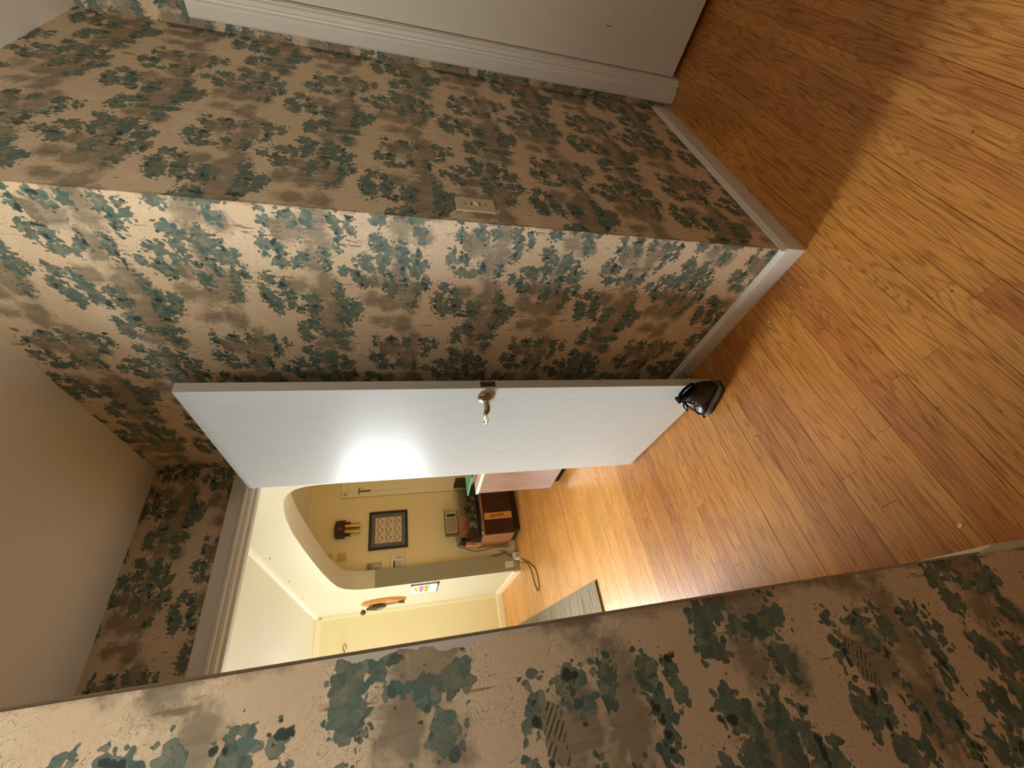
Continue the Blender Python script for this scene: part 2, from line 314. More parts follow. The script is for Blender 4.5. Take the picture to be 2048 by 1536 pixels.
    c = mix(math_('MULTIPLY', D, .88), c, srgb(44, 58, 54))
    Ll = rng(math_('ADD', at.outputs['Alpha'], math_('MULTIPLY_ADD', n1, .008, -.0025)), .001, -.001)
    c = mix(math_('MULTIPLY', Ll, rng(n1, .42, .56, 0, .55)), c, srgb(222, 202, 172))
    # cottage roofs with slanting hatch
    Rf = N_attr(nt, 'roof'); sxyz = N.new('ShaderNodeSeparateXYZ'); L.new(P, sxyz.inputs[0])
    hc = math_('ADD', math_('MULTIPLY', sxyz.outputs[2], 130.), math_('MULTIPLY', math_('ADD', sxyz.outputs[0], sxyz.outputs[1]), 85.))
    Rm = rng(math_('ADD', Rf, math_('MULTIPLY_ADD', n1, .004, -.002)), .0008, -.0008)
    c = mix(math_('MULTIPLY', Rm, .85), c, srgb(152, 140, 116))
    hat = rng(math_('PINGPONG', hc, .5), .13, .22, 1, 0)
    c = mix(math_('MULTIPLY', Rm, math_('MULTIPLY', hat, rng(n1, .40, .48, 0, .85))), c, srgb(58, 50, 40))
    # brown stains where the paper edges have been handled and wetted
    Stn = rng(math_('ADD', N_attr(nt, 'stain'), math_('MULTIPLY_ADD', n2, .05, math_('MULTIPLY_ADD', n1, .012, -.031))), .006, -.006)
    c = mix(math_('MULTIPLY', Stn, .42), c, srgb(104, 70, 46))
    # torn-off paper, bare plaster showing
    at2 = N.new('ShaderNodeAttribute'); at2.attribute_name = 'bare'
    Bm = rng(math_('ADD', at2.outputs['Fac'], math_('MULTIPLY_ADD', n1, .010, -.005)), .0006, -.0006)
    c = mix(Bm, c, srgb(206, 198, 186))
    # paper seams
    Sm = rng(N_attr(nt, 'seam'), .0012, .0004); c = mix(math_('MULTIPLY', Sm, .85), c, srgb(120, 92, 66))
    L.new(c, b.inputs['Base Color'])
    b.inputs['Roughness'].default_value = .62; b.inputs['Specular IOR Level'].default_value = .35
    bp = N.new('ShaderNodeBump'); bp.inputs['Strength'].default_value = .25; bp.inputs['Distance'].default_value = .001
    L.new(math_('ADD', th, n1), bp.inputs['Height']); L.new(bp.outputs[0], b.inputs['Normal'])
    return m
def N_attr(nt, name):
    a = nt.nodes.new('ShaderNodeAttribute'); a.attribute_name = name; return a.outputs['Fac']
M_paper = paper_mat()

GROW = dict(F=1.2, W=1.5, D=1.0, L=1.0)
PW, PH = .48, .50                   # pattern repeat, half drop from strip to strip
def print_fields(c, z):
    out = []
    for k in 'FWDL':
        best = np.full(c.shape, 9., np.float32)
        for bc, bz, rc, rz in BLOBS[k]:
            dc = c - bc*.001; i = np.round(dc/PW); dc = dc - i*PW
            dz = z - bz*.001 - i*PH/2; dz = dz - np.round(dz/PH)*PH
            g_ = GROW[k]; rc_, rz_ = rc*.001*g_, rz*.001*g_
            np.minimum(best, (np.sqrt((dc/rc_)**2 + (dz/rz_)**2) - 1)*min(rc_, rz_), out=best)
        out.append(np.clip(best, -1, 1))
    return out
def lin(a, b, st): return np.linspace(a, b, max(2, int(round(abs(b-a)/st))+1))

def paper_wall(name, origin, ang, us, zs, thick, nsign, cs, c0, zoff=1.62, hole=None, bare=None, stain=None, seams=(), label=None, inset0=0., inset1=0.):
    """papered wall: a fine grid whose vertices carry the printed pattern, on a solid plaster core.
    u runs along (cos ang, sin ang); the core lies on the side nsign * (-sin, cos)"""
    ca, sa = math.cos(ang), math.sin(ang); nx, ny = -sa*nsign, ca*nsign
    U, Z = np.meshgrid(us, zs, indexing='ij'); nu, nz = U.shape
    co = np.stack([origin[0] + U*ca, origin[1] + U*sa, Z], -1).reshape(-1, 3)
    idx = np.arange(nu*nz).reshape(nu, nz)
    q = np.stack([idx[:-1, :-1], idx[1:, :-1], idx[1:, 1:], idx[:-1, 1:]], -1)
    keep = np.ones(q.shape[:2], bool)
    holes = [hole] if hole else []
    um = (us[:-1] + us[1:])/2; zm = (zs[:-1] + zs[1:])/2
    for h in holes:
        keep &= ~(((um > h[0]) & (um < h[1]))[:, None] & ((zm > h[2]) & (zm < h[3]))[None, :])
    q = q[keep].reshape(-1, 4)
    faces = q.tolist() if nsign > 0 else q[:, ::-1].tolist()
    v = co.tolist(); mi = [0]*len(faces)
    def addbox(u0, u1, z0, z1):
        o = len(v); e = .0008
        for (u, w) in ((u0, e), (u1, e), (u1, thick), (u0, thick)):
            for zz in (z0, z1): v.append([origin[0] + u*ca + nx*w, origin[1] + u*sa + ny*w, zz])
        for f in ((0,2,3,1),(2,4,5,3),(4,6,7,5),(6,0,1,7),(1,3,5,7),(0,6,4,2)): faces.append([i+o for i in f]); mi.append(1)
    ua, ub, za, zb = float(us[0]), float(us[-1]), float(zs[0]), float(zs[-1])
    if hole is None: addbox(ua + inset0, ub - inset1, za, zb)
    else:
        h = [max(hole[0], ua), min(hole[1], ub), max(hole[2], za), min(hole[3], zb)]
        if h[0] > ua + 1e-4: addbox(ua, h[0], za, zb)
        if h[1] < ub - 1e-4: addbox(h[1], ub, za, zb)
        if h[3] < zb - 1e-4: addbox(h[0], h[1], h[3], zb)
    me = bpy.data.meshes.new(name); me.from_pydata(v, [], faces); me.materials.append(M_paper); me.materials.append(M_plaster)
    me.polygons.foreach_set('material_index', mi); me.update()
    n = len(v); nf = nu*nz
    cc = (cs*U + c0).ravel().astype(np.float32); zz = (Z - zoff).ravel().astype(np.float32)
    Fd = print_fields(cc, zz)
    a = np.ones((n, 4), np.float32); 
    for k in range(4): a[:nf, k] = Fd[k]
    at = me.attributes.new('print', 'FLOAT_COLOR', 'POINT'); at.data.foreach_set('color', a.ravel())
    bb = np.ones(n, np.float32); ss = np.ones(n, np.float32)
    if bare: bb[:nf] = bare(U.ravel(), Z.ravel())
    for s_ in seams: ss[:nf] = np.minimum(ss[:nf], np.abs(U.ravel() - s_))
    st_ = np.ones(n, np.float32)
    if stain: st_[:nf] = stain(U.ravel(), Z.ravel())
    at = me.attributes.new('stain', 'FLOAT', 'POINT'); at.data.foreach_set('value', st_)
    rf = np.ones(cc.shape, np.float32)
    for rc0, rz0, hw, hh in ((-.004, .017, .030, .014), (.158, -.220, .022, .009)):
        dc = cc - rc0; i_ = np.round(dc/PW); dc = dc - i_*PW; dz = zz - rz0 - i_*PH/2; dz = dz - np.round(dz/PH)*PH
        rf = np.minimum(rf, np.maximum(np.abs(dc + dz*.55) - hw, np.abs(dz) - hh))
    ra = np.ones(n, np.float32); ra[:nf] = rf
    at = me.attributes.new('roof', 'FLOAT', 'POINT'); at.data.foreach_set('value', ra)
    at = me.attributes.new('bare', 'FLOAT', 'POINT'); at.data.foreach_set('value', bb)
    at = me.attributes.new('seam', 'FLOAT', 'POINT'); at.data.foreach_set('value', ss)
    o = bpy.data.objects.new(name, me); COL.objects.link(o)
    return struct(o, label)

# ------------------------------------------------------------------ near room and hallway shell
yD, aD = 1.5118, 0.0652             # doorway wall at the end of the hallway
EX, EY = -0.9636, -0.030             # free corner of the left wall
paper_wall('wall_right', (T, T), math.pi/2, lin(0, 1.50, .0055), lin(0, H, .0055), .085, -1, 1, T - .088, stain=lambda u, z: u - .001, seams=(.205, .685, 1.165), inset0=.02,
           label='papered right wall of the short hallway behind the open white door')
paper_wall('wall_corner', (T, T), A, lin(0, 1.205, .0065), lin(0, H, .0065), .085, 1, -1, -.10, zoff=1.58, stain=lambda u, z: u - .004, seams=(.34, .82), inset0=.03, label='papered wall with the ivory switch plate')
def stain_left(u, z): return np.where((z > .5) & (z < 1.2), -u - .009, -u - .001)
def tear(u, z):
    e = .0085*np.exp(-((z-1.26)/.065)**2) + .006*np.exp(-((z-1.385)/.045)**2) + .0025*np.sin(z*61) + .0015*np.sin(z*173)
    e = np.where((z > 1.15) & (z < 1.45), e, -.01)
    return (-u) - e*1.0
paper_wall('wall_left', (EX, EY), A, np.concatenate([lin(-1.0, -.42, .03), lin(-.415, 0, .0028)]), np.concatenate([lin(0, .1, .02), lin(.105, 1.9, .0028), lin(1.92, H, .02)]),   .10, 1, -1, -.120, zoff=1.13,
           bare=tear, stain=stain_left, inset1=.004, label='papered left wall close to the viewer with torn edge')
paper_wall('wall_hallway_left', (EX, EY + .012), math.pi/2, lin(0, 1.51, .009), lin(0, H, .009), .10, 1, 1, .2, label='papered left wall of the short hallway')
paper_wall('wall_doorway', (T, yD), aD, lin(-.985, 0, .006), np.concatenate([lin(0, 2.0, .03), lin(2.004, H, .006)]), .105, 1, -1, .06, zoff=1.88, hole=(-.955, -.060, 0, 2.045),
           label='papered wall above the doorway')
paper_wall('wall_closet', (1.215, -3.2), math.pi/2, np.concatenate([lin(0, 2.2, .05), lin(2.21, 3.325, .009)]), np.concatenate([lin(0, 1.9, .03), lin(1.91, H, .009)]), .12, -1, 1, .3, hole=(2.375, 3.165, 0, 2.03),
           label='papered strip of wall around the white door at the right')
M_roomwall = mat('room_wall_paper_plain', srgb(190, 166, 132), .8, .2, var=.08, vscale=6)
def boxes(name, bl, m, label=None):
    b = MB()
    for q in bl: b.box(*q)
    return struct(b.obj(name, m), label)
boxes('wall_room_left', [(-2.05, -3.3, 0, -1.95, -1.3, H), (-2.05, -.2, 0, -1.95, -.02, H), (-2.05, -1.3, 0, -1.95, -.2, .9), (-2.05, -1.3, 2.25, -1.95, -.2, H)], M_roomwall)
boxes('wall_room_back', [(-1.95, -3.3, 0, 1.215, -3.2, H)], M_roomwall)
boxes('ceiling', [(-2.05, -3.3, H, 1.42, 1.615, H + .1)], M_ceil, 'plain beige ceiling of the near room and hallway')

# ------------------------------------------------------------------ floor
floor = MB().box(-2.7, -3.3, -.07, 2.4, 5.95, -.019).obj('floor', mat('subfloor', srgb(40, 24, 14), .9, .1))
struct(floor, 'narrow oak strip floor running across the hallway and hall')
RND = random.Random(5)
db = Vector((math.cos(AB), math.sin(AB))); nb = Vector((-math.sin(AB), math.cos(AB)))
Q0 = nb.dot(Vector((-.074, 1.66))); BW = .0575
def board_verts(p0, p1, q0, q1, dz):
    g = .0002; e = .0005
    p0 += g; p1 -= g; q0 += g; q1 -= g
    ring = lambda i, z: [(p0+i, q0+i, z), (p1-i, q0+i, z), (p1-i, q1-i, z), (p0+i, q1-i, z)]
    vs = ring(0, -.018) + ring(0, -.0007 + dz) + ring(e, dz)
    return [(db.x*p + nb.x*q, db.y*p + nb.y*q, z) for p, q, z in vs]
BF = [(8,9,10,11)] + [(j*4+i, j*4+(i+1) % 4, (j+1)*4+(i+1) % 4, (j+1)*4+i) for j in (0, 1) for i in range(4)]
k = 0; nboards = 0
while True:
    q1 = Q0 - k*BW; q0 = q1 - BW; qm = (q0+q1)/2; k += 1
    yat = lambda x: (qm + x*math.sin(AB))/math.cos(AB)
    if yat(-.5) < -1.75: break
    x0 = -.965 if yat(-.96) > .0 else -1.94
    x1 = .02 if yat(0) > .035 else 1.33
    x0, x1 = (x0 + qm*math.sin(AB))/math.cos(AB), (x1 + qm*math.sin(AB))/math.cos(AB)
    p = x0 - RND.uniform(0, .9)
    while p < x1:
        ln = RND.choice((.6, .8, 1.0, 1.3, 1.6, 2.0)); a, b_ = max(p, x0), min(p + ln, x1); p += ln
        if b_ - a < .04: continue
        me = bpy.data.meshes.new('floor_board'); me.from_pydata(board_verts(a, b_, q0, q1, RND.uniform(-.0004, .0003)), [], BF); me.materials.append(M_floor)
        o = bpy.data.objects.new('floor_board', me); COL.objects.link(o); o.parent = floor; nboards += 1
# hall boards beyond the threshold joint: one stuff part
vs, fs, rn = [], [], []
k = 0
while True:
    q0 = Q0 + k*BW; q1 = q0 + BW; k += 1
    if q0 > 6.2: break
    p = -2.6 - RND.uniform(0, .9)
    while p < 2.9:
        ln = RND.choice((.6, .8, .95, 1.15, 1.4, 1.8)); a, b_ = max(p, -2.5), min(p + ln, 2.75); p += ln
        if b_ - a < .05: continue
        vv = board_verts(a, b_, q0, q1, RND.uniform(-.0004, .0003)); o = len(vs); vs += vv; fs += [tuple(i+o for i in f) for f in BF]; rn += [RND.random()]*12
me = bpy.data.meshes.new('hall_floor_boards'); me.from_pydata(vs, [], fs); me.materials.append(M_floor2)
at = me.attributes.new('rnd', 'FLOAT', 'POINT'); at.data.foreach_set('value', rn)
o = bpy.data.objects.new('hall_floor_boards', me); COL.objects.link(o); o.parent = floor; o['kind'] = 'stuff'

# ------------------------------------------------------------------ baseboards
def baseboard(name, P, ang, L, h, side, label=None, m=M_trim, t=T, cap=True):
    """board with a small moulded cap; runs from P along ang, proud of the wall on `side`"""
    prof = [(0, 0), (t, 0), (t, h*.80), (t*.92, h*.84), (t*.62, h*.87), (t*.58, h*.92), (t*.36, h*.97), (t*.1, h), (0, h)]
    b = MB(); b.prism([(side*y, z) for y, z in prof], 0, 0, L)
    return struct(b.obj(name, m, loc=(P[0], P[1], 0), rz=ang), label)
baseboard('baseboard_right', (T, 0), math.pi/2, 1.49, .086, 1, 'white baseboard along the right wall of the hallway')
baseboard('baseboard_corner', (T - T*cA, T - T*sA), A, 1.235, .090, -1, 'white baseboard below the switch plate wall')
baseboard('baseboard_hallway_left', (EX, EY + .002), math.pi/2, 1.50, .235, -1, 'white baseboard end at the torn wall corner')
# thin strip of corner bead and dark crack along the torn corner
b = MB(); b.box(EX + .0002, EY + .004, .0, EX + .0042, EY + .013, H); struct(b.obj('trim_4', mat('corner_bead', srgb(176, 160, 138), .7, .2, var=.15, vscale=20)), 'thin plaster bead along the free corner of the left wall')

# ------------------------------------------------------------------ doorway casing and open white door
D2 = lambda u, v, z=0: (T + u*math.cos(aD) - v*math.sin(aD), yD + u*math.sin(aD) + v*math.cos(aD), z)
t1 = struct(empty('trim_1', (T, yD, 0), aD), 'white door casing around the doorway'); 
zo = 2.040
b = MB()   # head casing with rounded inner bead
b.box(-.97, -.018, zo + .012, -.055, 0, zo + .076, .003); b.box(-.95, -.024, zo + .004, -.13, 0, zo + .020, .004)
b.obj('head_casing', M_trim, t1)
b = MB(); b.box(-.060, -.018, 0, -.004, 0, zo + .012, .003); b.obj('side_casing', M_trim, t1)
b = MB(); b.box(-.973, -.012, 0, -.955, .0, zo + .02, .002); b.obj('side_casing', M_trim, t1)
b = MB(); b.box(-.956, 0, zo - .012, -.060, .115, zo + .006, .001); b.obj('head_jamb', M_trim, t1)
b = MB(); b.box(-.956, .040, zo - .024, -.060, .078, zo - .012, .002); b.obj('head_stop', M_trim, t1)
b = MB(); b.box(-.072, 0.0, 0, -.060, .115, zo, .001); b.obj('side_jamb', M_trim, t1)
b = MB(); b.box(-.964, 0, 0, -.952, .115, zo, .001); b.obj('side_jamb', M_trim, t1)
b = MB(); b.box(-.97, .105, zo - .004, -.03, .125, zo + .07, .003); b.obj('hall_casing', M_cream, t1)

door = struct(empty('door_1', (-.1327, 1.4522, 0)), 'white flush door standing open into the hallway with brass lever')
door['category'] = 'door'
MB().box(0, -.836, .012, .035, 0, 2.03, .0015).obj('slab', M_door, door)
yl = -.772; zl = 1.008
MB().box(.0055, -.8368, zl - .029, .0295, -.8355, zl + .029).obj('latch_plate', M_brassdk, door)
b = MB(); b.tube([(.017, -.838, zl - .009), (.017, -.838, zl + .011)], .0045, 8); b.box(.012, -.843, zl - .012, .023, -.836, zl + .012, .002); b.obj('latch_bolt', M_brassdk, door)
for s in (-1, 1): MB().lathe([(.0034, 0), (.003, .0008), (.0005, .001)], 10, tr(.0175, -.8366, zl + s*.021) @ rotx(math.pi/2)).obj('screw', M_dark, door)
lev = MB(); lev.lathe([(.033, 0), (.033, .004), (.030, .009), (.022, .014), (.016, .017), (.013, .019)], 32, tr(0, yl, zl) @ roty(-math.pi/2)); ro = lev.obj('rosette', M_brass, door)
lv = MB()
lv.tube([(-.015, yl, zl), (-.034, yl, zl), (-.048, yl + .001, zl), (-.056, yl + .006, zl + .0005), (-.060, yl + .018, zl + .003), (-.0605, yl + .036, zl + .0035), (-.060, yl + .054, zl - .001), (-.058, yl + .072, zl - .008), (-.056, yl + .090, zl - .011), (-.055, yl + .102, zl - .008), (-.0545, yl + .108, zl - .003)],
        [.0125, .0120, .0125, .0120, .0105, .0095, .0090, .0085, .0080, .0070, .0050], 14)
lv.obj('lever', M_brass, ro)
lev = MB(); lev.lathe([(.033, 0), (.033, .004), (.030, .009), (.016, .017)], 24, tr(.035, yl, zl) @ roty(math.pi/2))
lev.tube([(.045, yl, zl), (.085, yl, zl), (.093, yl + .02, zl), (.092, yl + .1, zl - .008)], [.012, .012, .010, .006], 12); lev.obj('back_lever', M_brass, door)
for z in (.25, 1.02, 1.80): MB().tube([(.040, .004, z - .045), (.040, .004, z + .045)], .006, 10).obj('hinge', M_brassdk, door)

# ------------------------------------------------------------------ white closet door at the right edge
t2 = struct(empty('trim_2', (1.215, 0, 0)), 'white moulded casing of the door at the right')
b = MB(); b.prism([(0, .057), (-.024, .057), (-.026, .050), (-.026, .012), (-.022, .004), (-.012, .001), (-.010, -.006), (-.016, -.012), (-.014, -.026), (0, -.030)], 2, 0.003, 2.085)
b.obj('side_casing', M_trim, t2)
b = MB(); b.box(-.026, -.012, 2.030, 0, -.86, 2.085, .004); b.box(-.016, -.03, 2.016, 0, -.84, 2.032, .003); b.obj('head_casing', M_trim, t2)
b = MB(); b.box(-.026, -.84, 0, 0, -.90, 2.03, .004); b.obj('side_casing', M_trim, t2)
b = MB(); b.box(-.002, -.030, 0, .12, -.036, 2.03); b.box(-.002, -.83, 0, .12, -.824, 2.03); b.box(0, -.036, 2.024, .12, -.824, 2.03); b.obj('jamb', M_trim, t2)
cd = struct(empty('door_2', (1.240, -.036, 0)), 'white flush closet door at the right edge of the picture'); cd['category'] = 'door'
MB().box(0, -.785, .032, .035, -.003, 2.02, .0015).obj('slab', mat('closet_door_paint', srgb(228, 221, 207), .5, .4, var=.03, vscale=3), cd)
for (y, z, l) in ((-.012 - .22, .62, .05), (-.14, .42, .025)): MB().box(-.0006, y, z, .001, y + .0025, z + l).obj('scratch', mat('scratch', srgb(70, 60, 50), .8, .1), cd)
boxes('wall_closet_inside', [(1.34, -.9, -.0, 1.40, .0, 2.1)], M_gap)

# ------------------------------------------------------------------ switch plate
sw = thing(empty('light_switch', fA(.103 + .0, T - .0, 1.115), A), 'ivory single toggle switch plate on the papered wall', 'light switch')
# plate stands in the wall plane: local x along wall, -y out of it
b = MB(); b.box(-.035, -.0055, -.0575, .035, 0, .0575, .004); b.box(-.036, -.006, -.0575, -.0275, 0, .0575, .002); b.obj('plate', M_ivory, sw)
b = MB(); b.prism([(-.005, -.012), (-.018, .0035), (-.016, .008), (-.005, .006)], 0, -.0045, .0045); b.obj('toggle', M_ivory, sw)
for z in (-.012, .012): MB().box(-.007, -.0060, z - .0015, .007, -.0050, z + .0015).obj('toggle_slot', M_gap, sw)
for s in (-1, 1): MB().lathe([(.0032, 0), (.0028, .001), (.0004, .0012)], 10, tr(0, -.0053, s*.030) @ rotx(math.pi/2)).obj('screw', M_brassdk, sw)
b = MB(); b.prism([(-.022, -.058), (-.016, -.071), (-.026, -.066), (-.030, -.060)], 1, -.004, -.001)
o = b.obj('paper_scrap', M_ply, loc=fA(.103, T, 1.115), rz=A); thing(o, 'tiny white paper scrap poking out below the switch plate', 'scrap')

# ------------------------------------------------------------------ hall shell
F1 = (-.171, 5.703)
aH = math.atan2(-.99926, .03853)    # along the arch wall, coming nearer
HW = lambda nm, b, m, lab=None: struct(b.obj(nm, m, loc=(F1[0], F1[1], 0), rz=aH), lab)
arch = [(1.243, 0), (1.243, 1.62), (1.262, 1.76), (1.29, 1.82), (1.33, 1.868), (1.385, 1.912), (1.46, 1.945), (1.56, 1.968), (1.75, 1.992), (2.1, 2.02), (2.45, 2.036), (2.83, 2.047), (3.2, 2.052), (3.45, 2.040), (3.62, 2.022), (3.74, 2.002), (3.81, 1.982), (3.87, 1.95), (3.92, 1.905), (3.95, 1.85), (3.965, 1.76), (3.97, 1.62), (3.97, 0)]
TH = .185
b = MB(); b.box(-.15, 0, 0, 1.243, TH, HH); b.box(3.97, 0, 0, 4.10, TH, HH)
for (s0, z0), (s1, z1) in zip(arch[:-1], arch[1:]):
    if s1 - s0 > 1e-6:
        b.add([(s0, 0, z0), (s1, 0, z1), (s1, 0, HH), (s0, 0, HH)], [(0, 1, 2, 3)]); b.add([(s0, TH, z0), (s1, TH, z1), (s1, TH, HH), (s0, TH, HH)], [(3, 2, 1, 0)])
n = len(arch); b.add([(s, y, z) for s, z in arch for y in (0, TH)], [(2*i, 2*i+1, 2*i+3, 2*i+2) for i in range(n-1)], True)
HW('wall_arch', b, M_yellow, 'cream yellow wall with a wide flattened arch')
b = MB(); b.prism([(0, 0), (-.016, 0), (-.016, .075), (-.010, .082), (-.004, .092), (0, .092)], 0, 0, 1.236); HW('baseboard_arch', b, M_cream, 'cream baseboard at the foot of the arch wall')
b = MB(); b.prism([(0, HH), (-.030, HH), (-.022, HH - .012), (-.010, HH - .024), (0, HH - .030)], 0, 0, 4.05); HW('trim_5', b, M_hceil)
# end wall with window
b = MB(); b.box(-.72, 0, 0, .02, .1, HH); b.box(-2.4, 0, 0, -2.15, .1, HH); b.box(-2.15, 0, 0, -.72, .1, .95); b.box(-2.15, 0, 2.2, -.72, .1, HH)
struct(b.obj('wall_hall_end', M_end, loc=(F1[0], F1[1], 0), rz=A), 'yellow end wall of the hall')
b = MB(); b.prism([(0, 0), (-.015, 0), (-.015, .07), (-.006, .085), (0, .085)], 0, -2.3, 0.0); struct(b.obj('baseboard_end', M_cream, loc=(F1[0], F1[1], 0), rz=A), 'cream baseboard of the yellow end wall')
b = MB(); b.box(-.042, -.012, .08, 0.0, 0, HH - .04, .003); b.box(-2.3, -.012, HH - .075, 0, 0, HH, .003); b.box(-2.3, -.028, HH - .03, 0, 0, HH, .006); struct(b.obj('trim_6', M_cream, loc=(F1[0], F1[1], 0), rz=A), 'cream moulding framing the yellow end wall')
def window(name, M_frame, loc, rz, w, z0, z1, lab):
    r = struct(empty(name, loc, rz), lab); h = w/2; zm = (z0+z1)/2
    b = MB(); b.box(-h, -.02, z0, -h + .05, .08, z1); b.box(h - .05, -.02, z0, h, .08, z1); b.box(-h, -.02, z0, h, .08, z0 + .05); b.box(-h, -.02, z1 - .05, h, .08, z1); b.obj('window_frame', M_frame, r)
    for (a0, a1) in ((z0 + .05, zm - .02), (zm + .02, z1 - .05)): MB().box(-h + .05, .036, a0, h - .05, .040, a1).obj('glass_pane', M_glass, r)
    b = MB(); b.box(-h + .05, .02, zm - .02, h - .05, .06, zm + .02); b.obj('sash_rail', M_frame, r)
    MB().box(-h - .03, -.06, z0 - .03, h + .03, .0, z0).obj('window_sill', M_frame, r); return r
w_ = fA(-1.435, 0); window('window_1', M_cream, (F1[0] + w_[0], F1[1] + w_[1], 0), A, 1.43, .95, 2.2, 'window in the yellow end wall')
b = MB(); b.box(-2.55, 1.55, 0, -2.45, 4.30, HH); b.box(-2.55, 5.40, 0, -2.45, 5.8, HH); b.box(-2.55, 4.3, 0, -2.45, 5.4, .9); b.box(-2.55, 4.3, 2.2, -2.45, 5.4, HH); struct(b.obj('wall_hall_left', M_yellow))
window('window_2', M_cream, (-2.45, 4.85, 0), math.pi/2, 1.1, .9, 2.2, 'window in the left wall of the hall')
window('window_3', M_cream, (-1.95, -.75, 0), math.pi/2, 1.1, .9, 2.25, 'window in the left wall of the near room')
boxes('wall_hall_near', [(-2.55, 1.50, 0, -1.06, 1.60, HH)], M_yellow)
boxes('wall_nook_near', [(.17, 1.52, 0, 2.3, 1.62, HH)], M_nook)
boxes('ceiling_hall', [(-2.56, 1.60, HH, 2.4, 5.98, HH + .1)], M_hceil, 'pale ceiling of the yellow hall')
NB = (.155, 4.58)
b = MB(); b.box(-.11, 0, 0, 2.2, .1, HH); struct(b.obj('wall_nook_back', M_nook, loc=(*NB, 0), rz=A), 'tan lit back wall of the nook behind the arch')
boxes('wall_nook_right', [(2.2, 1.5, 0, 2.3, 4.9, HH)], M_nook)
b = MB(); b.prism([(0, 0), (-.015, 0), (-.015, .07), (-.006, .085), (0, .085)], 0, -.06, .83); struct(b.obj('baseboard_nook', M_cream, loc=(*NB, 0), rz=A))
def nook(x, out=0., z=0.):
    """point in front of the nook's back wall at world x"""
    u = (x - NB[0])/cA; return (NB[0] + u*cA + out*sA, NB[1] + u*sA - out*cA, z)
# door in the nook
t3 = struct(empty('trim_3', nook(.985), A), 'pale casing of the nook door')
b = MB(); b.box(-.035, -.02, 0, .035, 0, 2.04, .004); b.box(-.035, -.026, 0, -.012, 0, 2.04, .004); b.obj('side_casing', M_cream, t3)
b = MB(); b.box(-.035, -.02, 1.97, .82, 0, 2.04, .004); b.box(-.035, -.026, 2.017, .82, 0, 2.04, .004); b.obj('head_casing', M_cream, t3)
d3 = struct(empty('door_3', nook(1.02), A), 'pale door in the nook with black latch'); d3['category'] = 'door'
MB().box(0.003, -.012, .01, .76, -.001, 1.968, .002).obj('slab', M_cream, d3)
b = MB(); b.box(-.006, -.020, 1.70, .012, -.010, 1.84, .002); b.tube([(.0, -.024, 1.84), (.0, -.03, 1.70)], .006, 8); b.tube([(-.04, -.024, 1.838), (.045, -.024, 1.838), (.05, -.024, 1.825)], .0045, 8); b.obj('latch', M_dark, d3)
# ------------------------------------------------------------------ things on the nook wall
pic = thing(empty('framed_print', nook(.519, .001, 1.4865), A), 'black framed print of nine hearts with grey mat on the nook wall', 'picture')
fw, fh, fb = .225, .220, .026
b = MB()
for q in ((-fw, -fh, fw, -fh + fb), (-fw, fh - fb, fw, fh), (-fw, -fh + fb, -fw + fb, fh - fb), (fw - fb, -fh + fb, fw, fh - fb)): b.box(q[0], -.022, q[1], q[2], 0, q[3], .003)
b.obj('frame', mat('black_frame', srgb(34, 26, 26), .35, .5), pic)
MB().box(-fw + .02, -.010, -fh + .02, fw - .02, -.002, fh - .02).obj('mat_board', mat('grey_mat', srgb(112, 110, 112), .8, .2), pic)
pr = MB().box(-.150, -.0112, -.148, .150, -.0098, .148).obj('print', mat('pale_print', srgb(226, 206, 184), .8, .2), pic)
M_heart = mat('heart_ink', srgb(122, 104, 86), .8, .1)
def heart(cx, cz, r):
    pts = []
    for i in range(40):
        t = 2*math.pi*i/40
        pts.append((cx + r*.0588*16*math.sin(t)**3, -.0122, cz + r*.0588*(13*math.cos(t) - 5*math.cos(2*t) - 2*math.cos(3*t) - math.cos(4*t))))
    return pts + [pts[0]]
for i in range(3):
    for j in range(3):
        b = MB(); b.tube(heart(-.098 + .098*i, .098 - .098*j, .040), .0036, 6, False); b.obj('heart', M_heart, pr)
b = MB()
for s in (-.049, .049): b.box(s - .0008, -.0116, -.148, s + .0008, -.0111, .148); b.box(-.148, -.0116, s - .0008, .148, -.0111, s + .0008)
b.obj('grid_line', M_heart, pr)
MB().box(-fw + .022, -.0150, -fh + .022, fw - .022, -.0145, fh - .022)

ch = thing(empty('door_chime', nook(.560, .001, 2.02), A), 'brown door chime with brass tubes hanging below its cover', 'door chime')
b = MB(); b.prism([(-.098, -.052), (.098, -.052), (.094, .050), (.04, .060), (-.04, .060), (-.094, .050)], 1, -.062, 0); cov = b.obj('cover', mat('chime_brown', srgb(66, 40, 30), .45, .4), ch)
MB().lathe([(.022, 0), (.022, .004), (.016, .005), (.015, .003)], 20, tr(0, -.062, .005) @ rotx(math.pi/2)).obj('emblem', M_brassdk, cov)
for x in (-.034, .034): MB().tube([(x, -.035, -.045), (x, -.035, -.215)], .024, 14).obj('chime_tube', M_gold, ch)
for x in (-.072, .072): MB().box(x - .008, -.045, -.11, x + .008, -.02, -.05, .003).obj('hook', mat('chime_hook', srgb(48, 30, 24), .5, .4), ch)

